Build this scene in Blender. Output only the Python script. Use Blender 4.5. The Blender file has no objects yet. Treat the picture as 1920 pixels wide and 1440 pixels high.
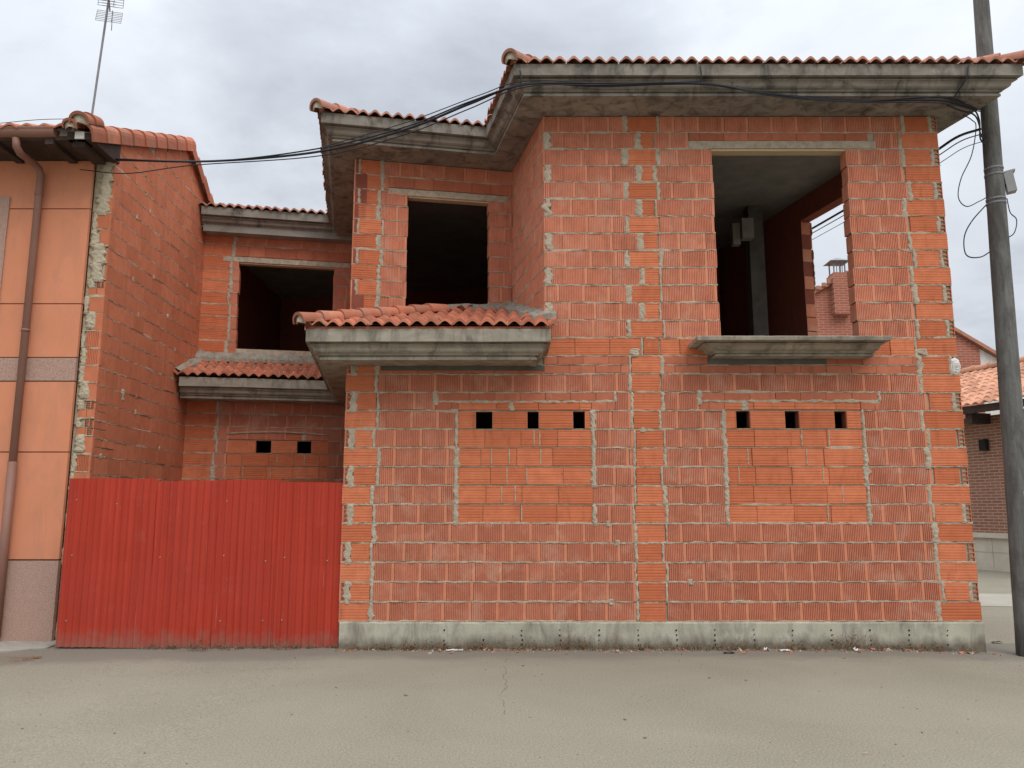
import bpy, bmesh, math, random
from mathutils import Vector, Matrix, noise
random.seed(7)
R = math.radians
sc = bpy.context.scene
COL = sc.collection

# ------------------------------------------------------------------ camera
F, PITCH, EYE = 1480.0, R(9.0), 1.34
cam_d = bpy.data.cameras.new('camera'); cam = bpy.data.objects.new('camera', cam_d)
COL.objects.link(cam); sc.camera = cam
cam.location = (0, 0, EYE); cam.rotation_euler = (R(90) + PITCH, 0, 0)
cam_d.sensor_width = 36; cam_d.lens = F / 1920 * 36
cam_d.clip_start = .05; cam_d.clip_end = 2000

def at(u, v, Y):
    """measured photo point -> world point standing at distance Y from the street"""
    a = math.atan((720 - v) / F) + PITCH
    h = Y * math.tan(a)
    dc = Y * math.cos(PITCH) + h * math.sin(PITCH)
    return Vector(((u - 960) / F * dc, Y, EYE + h))

# ------------------------------------------------------------------ node helpers
class N:
    def __init__(s, nt): s.nt = nt
    def n(s, t, **k):
        x = s.nt.nodes.new(t)
        for a, b in k.items():
            if a.startswith('_'):
                setattr(x, a[1:], b)
        return x
    def l(s, a, b): s.nt.links.new(a, b)
    def val(s, sock, v):
        if hasattr(v, 'is_output') or isinstance(v, bpy.types.NodeSocket): s.l(v, sock)
        else: sock.default_value = v
    def noise(s, vec, scale, detail=4, rough=.55, dist=0):
        x = s.nt.nodes.new('ShaderNodeTexNoise'); s.l(vec, x.inputs['Vector'])
        x.inputs['Scale'].default_value = scale; x.inputs['Detail'].default_value = detail
        x.inputs['Roughness'].default_value = rough; x.inputs['Distortion'].default_value = dist
        return x.outputs['Fac']
    def ramp(s, f, pts):
        x = s.nt.nodes.new('ShaderNodeValToRGB'); s.l(f, x.inputs['Fac'])
        e = x.color_ramp.elements
        while len(e) < len(pts): e.new(.5)
        for q, (p, c) in zip(e, pts):
            q.position = p; q.color = (c, c, c, 1) if not isinstance(c, (tuple, list)) else (*c[:3], 1)
        return x.outputs['Color']
    def mix(s, f, a, b, mode='MIX'):
        x = s.nt.nodes.new('ShaderNodeMix'); x.data_type = 'RGBA'; x.blend_type = mode
        s.val(x.inputs[0], f)
        for i, c in ((6, a), (7, b)):
            if isinstance(c, (tuple, list)): x.inputs[i].default_value = (*c[:3], 1)
            else: s.l(c, x.inputs[i])
        return x.outputs[2]
    def math(s, op, a, b=0., c=0., clamp=False):
        x = s.nt.nodes.new('ShaderNodeMath'); x.operation = op; x.use_clamp = clamp
        s.val(x.inputs[0], a); s.val(x.inputs[1], b); s.val(x.inputs[2], c)
        return x.outputs[0]
    def scale(s, vec, v):
        x = s.nt.nodes.new('ShaderNodeMapping'); s.l(vec, x.inputs['Vector'])
        x.inputs['Scale'].default_value = v; return x.outputs['Vector']
    def attr(s, name):
        x = s.nt.nodes.new('ShaderNodeAttribute'); x.attribute_name = name; return x.outputs['Fac']
    def bump(s, h, strength=.4, dist=.01):
        x = s.nt.nodes.new('ShaderNodeBump'); s.l(h, x.inputs['Height'])
        x.inputs['Strength'].default_value = strength; x.inputs['Distance'].default_value = dist
        return x.outputs['Normal']

def material(name, fn, rough=.9, spec=.25, metal=0):
    m = bpy.data.materials.new(name); m.use_nodes = True
    nt = m.node_tree; b = nt.nodes['Principled BSDF']
    b.inputs['Roughness'].default_value = rough
    b.inputs['Specular IOR Level'].default_value = spec
    b.inputs['Metallic'].default_value = metal
    g = N(nt); co = nt.nodes.new('ShaderNodeTexCoord').outputs['Object']
    r = fn(g, co)
    if isinstance(r, tuple) and len(r) == 2 and not isinstance(r[0], float): c, nrm = r
    else: c, nrm = r, None
    if isinstance(c, (tuple, list)): b.inputs['Base Color'].default_value = (*c[:3], 1)
    else: g.l(c, b.inputs['Base Color'])
    if nrm is not None: g.l(nrm, b.inputs['Normal'])
    return m

def brick_mat(name, dark, light, wash, wash_lo=.60, bump=.25, washamt=.8):
    def f(g, co):
        t = g.attr('tone')
        base = g.mix(t, dark, light)
        n1 = g.noise(co, 9, 5, .6)
        base = g.mix(g.math('MULTIPLY', g.ramp(n1, [(.35, 0), (.7, 1)]), .45), base, tuple(.72 * x for x in dark), 'MIX')
        n2 = g.noise(co, 3.1, 6, .68, .6)
        w = g.math('MULTIPLY', g.ramp(n2, [(wash_lo, 0), (wash_lo + .16, 1)]), washamt)
        base = g.mix(w, base, wash)
        # rain streaks and soot in shapes of their own
        n3 = g.noise(g.scale(co, (5, 5, .9)), 2.3, 6, .6, .3)
        base = g.mix(g.math('MULTIPLY', g.ramp(n3, [(.56, 0), (.75, 1)]), .4), base, tuple(.42 * x for x in dark))
        n4 = g.noise(co, 85, 3, .6)
        return base, g.bump(n4, bump, .004)
    return material(name, f, .92, .15)

def plain(name, a, b, scale=6, bump=.3, bscale=70, bdist=.004, rough=.9, stain=None, spec=.2, stretch=(1, 1, 1), metal=0, toned=False):
    def f(g, co):
        v = g.scale(co, stretch)
        n1 = g.noise(v, scale, 7, .62, .4)
        c = g.mix(g.ramp(n1, [(.3, 0), (.72, 1)]), a, b)
        if toned:
            t = g.attr('tone')
            c = g.mix(g.math('MULTIPLY_ADD', t, .9, -.15, True), c, tuple(.55 * x for x in a))
        if stain:
            n2 = g.noise(g.scale(co, (2.2, 2.2, .7)), 2.6, 8, .66, .8)
            c = g.mix(g.math('MULTIPLY', g.ramp(n2, [(.47, 0), (.68, 1)]), stain[1]), c, stain[0])
        return c, g.bump(g.noise(co, bscale, 4, .6), bump, bdist)
    return material(name, f, rough, spec, metal)

M = {}
M['grooved'] = brick_mat('grooved_brick', (.50, .178, .105), (.68, .258, .158), (.62, .36, .255), .50, washamt=.5)
M['margin'] = brick_mat('brick_margin', (.59, .22, .125), (.67, .275, .165), (.62, .39, .28), .6)
M['striped'] = brick_mat('striped_brick', (.52, .150, .068), (.66, .215, .105), (.62, .32, .21), .66)
M['smooth'] = brick_mat('smooth_brick', (.42, .130, .072), (.55, .185, .105), (.50, .29, .20), .64)
M['neigh_brick'] = brick_mat('party_wall_brick', (.50, .162, .082), (.61, .208, .112), (.55, .28, .17), .68, .12)
M['mortar'] = plain('mortar', (.33, .27, .195), (.54, .46, .355), 14, .8, 55, .012)
M['hole'] = material('hollow_clay', lambda g, co: (.06, .022, .014))
def plinth_mat(g, co):
    c = g.mix(g.ramp(g.noise(co, 2.4, 7, .62), [(.3, 0), (.72, 1)]), (.34, .32, .245), (.50, .47, .375))
    n2 = g.noise(g.scale(co, (2.2, 2.2, .7)), 2.6, 8, .66, .8); c = g.mix(g.math('MULTIPLY', g.ramp(n2, [(.47, 0), (.68, 1)]), .7), c, (.13, .112, .085))
    s = g.nt.nodes.new('ShaderNodeSeparateXYZ'); g.l(co, s.inputs[0])
    mud = g.ramp(g.math('SUBTRACT', g.math('MULTIPLY', g.noise(g.scale(co, (1, 1, .4)), 4, 7, .7), .32), s.outputs[2]), [(.04, 0), (.14, 1)])
    c = g.mix(g.math('MULTIPLY', mud, .8), c, (.105, .08, .055))
    return c, g.bump(g.noise(co, 60, 4, .6), .5, .006)
M['concrete'] = material('plinth_concrete', plinth_mat)
M['cornice'] = plain('cornice_concrete', (.185, .165, .138), (.32, .288, .245), 5, .5, 50, .006, stain=((.05, .043, .038), .85), stretch=(.5, .5, 1.6))
M['cornice_low'] = plain('ledge_concrete', (.26, .228, .18), (.41, .365, .292), 5, .5, 50, .006, stain=((.09, .076, .06), .75), stretch=(.5, .5, 1.6))
M['slab'] = plain('slab_concrete', (.20, .185, .16), (.32, .30, .265), 3, .4, 40, .006)
M['slab_dark'] = plain('dark_slab_concrete', (.085, .075, .062), (.15, .135, .115), 5, .4, 40, .006)  # darker version of the slab concrete, for slab edges and column
M['flash'] = plain('old_mortar_band', (.21, .19, .15), (.36, .325, .265), 9, .9, 45, .012)
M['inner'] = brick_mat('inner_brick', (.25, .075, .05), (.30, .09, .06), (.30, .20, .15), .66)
M['tile'] = plain('clay_tile', (.46, .150, .085), (.60, .225, .135), 9, .3, 60, .004, stain=((.30, .175, .125), .6), toned=True)
M['tile_old'] = plain('weathered_clay_tile', (.46, .19, .125), (.60, .29, .20), 9, .3, 60, .004, stain=((.24, .16, .125), .7), toned=True)
M['red'] = None
M['plaster'] = plain('orange_plaster', (.61, .238, .130), (.665, .265, .150), 1.6, .4, 120, .003, rough=.85, stain=((.47, .215, .13), .5))
M['groove'] = material('plaster_joint', lambda g, co: (.30, .13, .075))
def granite(g, co):
    n1 = g.noise(co, 120, 3, .7); n2 = g.noise(co, 1.3, 4)
    c = g.mix(g.ramp(n1, [(.38, 0), (.6, 1)]), (.27, .155, .12), (.50, .34, .27))
    return g.mix(g.math('MULTIPLY', g.ramp(n2, [(.4, 0), (.7, 1)]), .3), c, (.42, .24, .17))
M['granite'] = material('pink_granite', granite, .7)
M['brown'] = plain('brown_metal', (.22, .105, .075), (.27, .135, .10), 3, .05, 30, .002, rough=.55, spec=.4)
M['wood_dark'] = plain('dark_timber', (.045, .03, .024), (.075, .05, .04), 8, .3, 40, .004)
M['foam'] = plain('cream_foam', (.38, .32, .225), (.52, .45, .33), 12, .9, 30, .02)
M['steel'] = plain('galvanised_steel', (.16, .16, .17), (.24, .24, .25), 12, .1, 30, .002, rough=.5, spec=.5)
M['cable'] = material('black_cable', lambda g, co: (.022, .024, .03), .6)
M['pole'] = plain('pole_timber', (.105, .104, .098), (.185, .180, .165), 7, .7, 26, .008, stretch=(5, 5, .35), stain=((.06, .052, .045), .7))
M['box'] = plain('grey_plastic', (.30, .30, .30), (.38, .38, .38), 4, .1, 30, .002, rough=.6)
M['white'] = plain('white_paint', (.62, .60, .55), (.72, .70, .66), 5, .3, 40, .004, stain=((.45, .40, .34), .5))
M['paper'] = plain('paper_scrap', (.62, .60, .56), (.75, .73, .70), 9, .3, 40, .004)
M['straw'] = plain('dry_stem', (.16, .10, .065), (.30, .20, .125), 20, .1, 60, .002)
M['weed'] = plain('dull_leaf', (.07, .075, .03), (.16, .14, .065), 20, .1, 60, .002)
M['leaf'] = plain('dead_leaf', (.20, .10, .05), (.34, .19, .10), 30, .1, 60, .002)
M['rubble'] = plain('clay_rubble', (.34, .13, .08), (.44, .22, .15), 20, .5, 60, .006)
M['stone'] = plain('pale_stone', (.48, .43, .34), (.60, .55, .45), 3, .3, 60, .004)
M['dark'] = material('near_black', lambda g, co: (.02, .018, .016))
M['lintel_wood'] = plain('lintel_board', (.46, .33, .20), (.58, .43, .28), 8, .3, 50, .003, stretch=(.5, 6, 6))

def red_paint(g, co):
    n1 = g.noise(g.scale(co, (14, 14, .22)), 1.6, 6, .6, .2)
    n2 = g.noise(co, 1.1, 4)
    c = g.mix(g.ramp(n1, [(.3, 0), (.7, 1)]), (.35, .034, .018), (.475, .050, .026))
    c = g.mix(g.math('MULTIPLY', g.ramp(n2, [(.35, 0), (.7, 1)]), .45), c, (.34, .042, .028))
    n3 = g.noise(g.scale(co, (60, 60, 1.2)), 1.0, 3, .5)
    c = g.mix(g.math('MULTIPLY', g.ramp(n3, [(.70, 0), (.76, 1)]), .55), c, (.52, .16, .12))
    n4 = g.noise(g.scale(co, (38, 38, .6)), 1.7, 3, .5)
    c = g.mix(g.math('MULTIPLY', g.ramp(n4, [(.73, 0), (.78, 1)]), .7), c, (.11, .02, .015))
    s = g.nt.nodes.new('ShaderNodeSeparateXYZ'); g.l(co, s.inputs[0])
    mud = g.ramp(g.math('SUBTRACT', g.math('MULTIPLY', g.noise(co, 7, 6, .7), .42), s.outputs[2]), [(.06, 0), (.2, 1)])
    c = g.mix(g.math('MULTIPLY', mud, .6), c, (.27, .13, .095))
    n5 = g.noise(co, 5.2, 6, .7)
    c = g.mix(g.math('MULTIPLY', g.ramp(n5, [(.60, 0), (.75, 1)]), .35), c, (.42, .11, .08))
    return c
M['red'] = material('red_painted_steel', red_paint, .62, .2)

# ------------------------------------------------------------------ mesh builder
class MB:
    def __init__(s): s.v = []; s.f = []; s.m = []; s.t = []
    def add(s, vs, fs, m=0, t=.5):
        o = len(s.v); s.v.extend([tuple(p) for p in vs])
        for f in fs:
            s.f.append(tuple(i + o for i in f)); s.m.append(m); s.t.append(t)
    def box(s, c, d, m=0, t=.5, rot=None):
        x, y, z = [q / 2 for q in d]
        P = [Vector((a * x, b * y, e * z)) for a in (-1, 1) for b in (-1, 1) for e in (-1, 1)]
        if rot is not None: P = [rot @ p for p in P]
        P = [p + Vector(c) for p in P]
        s.add(P, [(0, 1, 3, 2), (4, 6, 7, 5), (0, 4, 5, 1), (2, 3, 7, 6), (0, 2, 6, 4), (1, 5, 7, 3)], m, t)
    def hexa(s, P, m=0, t=.5):       # 8 points, order like box
        s.add(P, [(0, 1, 3, 2), (4, 6, 7, 5), (0, 4, 5, 1), (2, 3, 7, 6), (0, 2, 6, 4), (1, 5, 7, 3)], m, t)
    def tube(s, pts, r, n=8, m=0, t=.5, cap=True):
        pts = [Vector(p) for p in pts]; rings = []
        rr = r if isinstance(r, (list, tuple)) else [r] * len(pts)
        for i, p in enumerate(pts):
            d = (pts[min(i + 1, len(pts) - 1)] - pts[max(i - 1, 0)]).normalized()
            a = d.cross(Vector((0, 0, 1)))
            if abs(d.z) > .8: a = d.cross(Vector((0, 1, 0)))
            a.normalize(); b = a.cross(d).normalized()
            rings.append([p + (a * math.cos(2 * math.pi * k / n) + b * math.sin(2 * math.pi * k / n)) * rr[i] for k in range(n)])
        V = [q for rg in rings for q in rg]; Fc = []
        for i in range(len(rings) - 1):
            for k in range(n):
                k2 = (k + 1) % n
                Fc.append((i * n + k, i * n + k2, (i + 1) * n + k2, (i + 1) * n + k))
        if cap:
            Fc.append(tuple(reversed(range(n)))); Fc.append(tuple((len(rings) - 1) * n + k for k in range(n)))
        s.add(V, Fc, m, t)
    def grid(s, P, m=0, t=.5, close=False):      # P[i][j]
        a, b = len(P), len(P[0]); V = [q for r in P for q in r]
        s.add(V, [(i * b + j, i * b + j + 1, (i + 1) * b + j + 1, (i + 1) * b + j) for i in range(a - 1) for j in range(b - 1)], m, t)
    def poly_prism(s, pts2, z0, z1, m=0, t=.5):
        n = len(pts2)
        V = [(p[0], p[1], z0) for p in pts2] + [(p[0], p[1], z1) for p in pts2]
        s.add(V, [tuple(reversed(range(n))), tuple(range(n, 2 * n))] + [(i, (i + 1) % n, n + (i + 1) % n, n + i) for i in range(n)], m, t)
    def build(s, name, mats, parent=None, smooth=False, clip=None, solid=0):
        me = bpy.data.meshes.new(name); me.from_pydata(s.v, [], s.f); me.update()
        mats = mats if isinstance(mats, (list, tuple)) else [mats]
        for q in mats: me.materials.append(M[q] if isinstance(q, str) else q)
        me.polygons.foreach_set('material_index', s.m)
        a = me.attributes.new('tone', 'FLOAT', 'FACE'); a.data.foreach_set('value', s.t)
        if smooth: me.polygons.foreach_set('use_smooth', [True] * len(s.f))
        bm = bmesh.new(); bm.from_mesh(me)
        if clip:
            for (p, n) in clip:
                geom = bm.verts[:] + bm.edges[:] + bm.faces[:]
                bmesh.ops.bisect_plane(bm, geom=geom, plane_co=Vector(p), plane_no=Vector(n), clear_outer=True)
        bm.to_mesh(me); bm.free()
        o = bpy.data.objects.new(name, me); COL.objects.link(o)
        if parent is not None:
            o.parent = parent; o.matrix_parent_inverse = Matrix.Translation(-Vector(parent.location))
        if solid:
            md = o.modifiers.new('thickness', 'SOLIDIFY'); md.thickness = solid; md.offset = 0
        return o

def tag(o, label=None, cat=None, group=None, kind=None):
    for k, v in (('label', label), ('category', cat), ('group', group), ('kind', kind)):
        if v: o[k] = v
    return o
def thing(name, loc, label, cat, group=None):
    o = bpy.data.objects.new(name, None); COL.objects.link(o); o.location = loc; o.empty_display_size = .2
    return tag(o, label, cat, group)
def nz(x, y, z=0.): return noise.noise(Vector((x, y, z)))
def rnd(a, b): return random.uniform(a, b)

# ------------------------------------------------------------------ brickwork
CH, Z0 = .1893, .25           # course height, top of the plinth
def zk(k): return Z0 + CH * k

class Wall:
    """local frame: s along the wall, z up, d outward"""
    def __init__(s, A, B):
        s.A = Vector((A[0], A[1], 0)); e = Vector((B[0] - A[0], B[1] - A[1], 0)); s.L = e.length
        s.e = e.normalized(); s.n = Vector((s.e.y, -s.e.x, 0)); s.mb = MB()
    def p(s, a, z, d): return s.A + s.e * a + s.n * d + Vector((0, 0, z + .007 * nz(a * .75 + s.A.x, z * 1.4, s.A.y)))
    def brick(s, a0, a1, z0, z1, kind, bd=.02, tone=None, m=None, gap=.003):
        if a1 - a0 < .012: return
        t = (random.random() if kind != 'V' else rnd(.0, .5) if z0 < 2.7 else rnd(.5, 1.)) if tone is None else tone   # grooved brick toned darker on the ground floor, lighter above
        a0 += gap * rnd(.3, 1.2); a1 -= gap * rnd(.3, 1.2); z0 += .008 + rnd(-.002, .002); z1 -= .008 + rnd(-.002, .002)
        off = rnd(-.0025, .003) if random.random() < .85 else rnd(-.006, .007); tilt = rnd(-.003, .003)
        mb = s.mb
        if kind == 'V':
            prof = []; w = a1 - a0
            mr = .026 if w > .15 else .004; ml = .006
            pitch = .0172; n = max(1, int((w - mr - ml) / pitch)); pitch = (w - mr - ml) / n
            prof.append((a0, -.003)); prof.append((a0 + .003, 0))
            dep = rnd(.0065, .0095)
            for i in range(n):
                c = a0 + ml + pitch * i
                prof += [(c + pitch * .28, 0), (c + pitch * .36, -dep), (c + pitch * .66, -dep), (c + pitch * .74, 0)]
            prof += [(a1 - .003, 0), (a1, -.003)]
            V = []; 
            for (q, d) in prof:
                dd = d + off + tilt * (q - a0) / w
                V += [s.p(q, z0, dd - .002), s.p(q, z1, dd - .002), s.p(q, z0 + .003, dd), s.p(q, z1 - .003, dd), s.p(q, z0, -bd), s.p(q, z1, -bd)]
            fs = []
            for i in range(len(prof) - 1):
                b, c = i * 6, i * 6 + 6
                fs += [(b + 2, c + 2, c + 3, b + 3), (b, c, c + 2, b + 2), (b + 3, c + 3, c + 1, b + 1), (b + 4, c + 4, c, b), (b + 1, c + 1, c + 5, b + 5)]
            e = (len(prof) - 1) * 6
            fs += [(4, 0, 2, 3, 1, 5), (e + 4, e + 5, e + 1, e + 3, e + 2, e)]
            nm = 15 if mr > .01 else 0
            if m is None and nm: mb.add(V, fs[:-17], 0, t); o_ = len(mb.v) - len(V); [(mb.f.append(tuple(i + o_ for i in f)), mb.m.append(6 if j < 15 else 0), mb.t.append(t)) for j, f in enumerate(fs[-17:])]
            else: mb.add(V, fs, 0 if m is None else m, t)
        elif kind == 'H':
            prof = [(z0, -.003), (z0 + .003, 0)]; h = z1 - z0; n = 6 if h > .1 else 2
            for i in range(n):
                c = z0 + .006 + (h - .012) * i / n; p = (h - .012) / n; dd = rnd(.0012, .004)
                prof += [(c + p * .35, 0), (c + p * .45, -dd), (c + p * .62, -dd), (c + p * .74, 0)]
            prof += [(z1 - .003, 0), (z1, -.003)]
            V = []
            for (q, d) in prof:
                dd = d + off
                V += [s.p(a0, q, dd - .002), s.p(a0 + .003, q, dd), s.p(a1 - .003, q, dd + tilt), s.p(a1, q, dd - .002 + tilt), s.p(a0, q, -bd), s.p(a1, q, -bd)]
            fs = []
            for i in range(len(prof) - 1):
                b, c = i * 6, i * 6 + 6
                fs += [(b, b + 1, c + 1, c), (b + 1, b + 2, c + 2, c + 1), (b + 2, b + 3, c + 3, c + 2), (b + 4, b, c, c + 4), (b + 3, b + 5, c + 5, c + 3)]
            e = (len(prof) - 1) * 6
            fs += [(4, 5, 3, 2, 1, 0), (e, e + 1, e + 2, e + 3, e + 5, e + 4)]
            mb.add(V, fs, 1 if m is None else m, t)
        elif kind == 'P':
            P0 = [s.p(a, z, d) for a in (a0, a1) for d in (-bd, off) for z in (z0, z1)]
            mb.hexa(P0, 2 if m is None else m, t)
        elif kind == 'E':            # perforated brick end
            nc = 2 if (a1 - a0) > .085 else 1; nr = 4
            xs = [a0]; zs = [z0]
            for i in range(nc):
                w = (a1 - a0) / nc; xs += [a0 + w * (i + .1), a0 + w * (i + .85)]
            xs.append(a1)
            for i in range(nr):
                w = (z1 - z0) / nr; zs += [z0 + w * (i + .12), z0 + w * (i + .86)]
            zs.append(z1)
            for i in range(len(xs) - 1):
                for j in range(len(zs) - 1):
                    hole = i % 2 == 1 and j % 2 == 1
                    q = [s.p(xs[i], zs[j], -.004), s.p(xs[i + 1], zs[j], -.004), s.p(xs[i + 1], zs[j + 1], -.004), s.p(xs[i], zs[j + 1], -.004)]
                    if hole:
                        q2 = [x - s.n * .05 for x in q]
                        mb.add(q + q2, [(0, 1, 5, 4), (1, 2, 6, 5), (2, 3, 7, 6), (3, 0, 4, 7), (4, 5, 6, 7)], 4, t)
                    else: mb.add(q, [(0, 1, 2, 3)], 1, t)
    def run(s, a0, a1, k, kind, w=.267, split=None, deepL=False, deepR=False, z=None, m=None):
        """one course of bricks between a0 and a1 with a random start"""
        z0, z1 = z if z else (zk(k), zk(k + 1))
        if a1 - a0 < .02: return
        x = a0; first = rnd(.25, 1) * w if split is None else split
        cuts = [a0]
        x = a0 + first
        while x < a1 - .05: cuts.append(x); x += w * rnd(.985, 1.015)
        cuts.append(a1)
        for i in range(len(cuts) - 1):
            bd = .02
            if (deepL and i == 0) or (deepR and i == len(cuts) - 2): bd = .155
            j0 = rnd(-.012, .010) if deepL and i == 0 else 0; j1 = rnd(-.010, .012) if deepR and i == len(cuts) - 2 else 0
            s.brick(cuts[i] + j0, cuts[i + 1] + j1, z0, z1, kind, bd, m=m)
    def bed(s, a0, a1, z, th=.009, d=.004):
        """squeezed-out mortar of a bed joint"""
        n = max(2, int((a1 - a0) / .022)); rows = []
        sd = rnd(0, 99)
        for i in range(n + 1):
            a = a0 + (a1 - a0) * i / n
            up = th * (.8 + 1.0 * nz(a * 7, sd) + .9 * nz(a * 31, sd, 3)); dn = th * (.8 + 1.0 * nz(a * 8, sd, 9) + .9 * nz(a * 27, sd, 5))
            bl = nz(a * 2.1, sd, 4)
            if bl > .33: up += (bl - .33) * .06; dn += (bl - .33) * .05
            dd = d * (.2 + 1.6 * nz(a * 12, sd, 17)) 
            rows.append([s.p(a, z - max(dn, .002) - .002, -.006), s.p(a, z - max(dn, .002) * .7, dd), s.p(a, z + max(up, .002) * .6, dd + .001), s.p(a, z + max(up, .002) + .002, -.006)])
        s.mb.grid(rows, 3, random.random())
    def blob(s, a, z0, z1, w, d=.007):
        """a smear of mortar, ragged on both sides"""
        n = 9; rows = []; sd = rnd(0, 99)
        for j in range(n + 1):
            z = z0 + (z1 - z0) * j / n
            l = w * (.5 + .42 * nz(z * 23, sd) + .25 * nz(z * 70, sd)); r = w * (.5 + .42 * nz(z * 21, sd, 7) + .25 * nz(z * 66, sd, 7))
            e = .25 if j in (0, n) else 1
            l *= (.6 + .4 * e); r *= (.6 + .4 * e)
            pts = []
            for q, dd in ((-1, -.008), (-.75, .3), (-.3, 1), (.3, .9), (.75, .4), (1, -.008)):
                x = a + (l if q < 0 else r) * q
                d2 = dd if dd < 0 else dd * d * e * (1 + .8 * nz(x * 40, z * 40, sd)) + .002
                pts.append(s.p(x, z, d2))
            rows.append(pts)
        s.mb.grid([list(r) for r in zip(*rows)][::-1], 3, random.random())
    def core(s, z0, z1, thick, holes, a0=0., a1=None):
        a1 = s.L if a1 is None else a1
        xs = sorted({a0, a1, *[min(max(h[i], a0), a1) for h in holes for i in (0, 1)]})
        zs = sorted({z0, z1, *[min(max(h[i], z0), z1) for h in holes for i in (2, 3)]})
        def solid(i, j):
            if i < 0 or j < 0 or i >= len(xs) - 1 or j >= len(zs) - 1: return False
            x, z = (xs[i] + xs[i + 1]) / 2, (zs[j] + zs[j + 1]) / 2
            return not any(h[0] < x < h[1] and h[2] < z < h[3] for h in holes)
        f, b = -.017, -.017 - thick
        for i in range(len(xs) - 1):
            for j in range(len(zs) - 1):
                if not solid(i, j): continue
                x0, x1, y0, y1 = xs[i], xs[i + 1], zs[j], zs[j + 1]
                s.mb.add([s.p(x0, y0, f), s.p(x1, y0, f), s.p(x1, y1, f), s.p(x0, y1, f)], [(0, 1, 2, 3)], 3)
                s.mb.add([s.p(x0, y0, b), s.p(x1, y0, b), s.p(x1, y1, b), s.p(x0, y1, b)], [(3, 2, 1, 0)], 5, .3)
                for (di, dj, q) in ((-1, 0, (x0, y0, x0, y1)), (1, 0, (x1, y1, x1, y0)), (0, -1, (x1, y0, x0, y0)), (0, 1, (x0, y1, x1, y1))):
                    if not solid(i + di, j + dj):
                        s.mb.add([s.p(q[0], q[1], f), s.p(q[2], q[3], f), s.p(q[2], q[3], b), s.p(q[0], q[1], b)], [(0, 1, 2, 3)], 5, .5)
    def build(s, name, parent, label=None):
        o = s.mb.build(name, ['grooved', 'striped', 'smooth', 'mortar', 'hole', 'inner', 'margin'], parent)
        if label: o['label'] = label
        return o

# plan of the unfinished house (upper floor polyline; the side runs are skewed to the street)
RL = (-4.72, 11.60); RR = (-2.51, 12.04); LC = (-1.91, 9.05); IC = (0.0, 9.42); FL = (.34, 8.0); FR = (4.60, 8.0); BR = (3.10, 14.0)
GL = (-1.70, 8.0)                         # ground floor front-left corner
GRL = (-4.72, 11.30); GRR = (-2.36, 11.77)
ZT = zk(28)                               # 5.55 top of the brickwork

house = thing('unfinished_house', (1.4, 10.5, 0), 'two-storey unfinished house of bare orange hollow brick with empty window openings and grey cornices', 'house')

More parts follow.
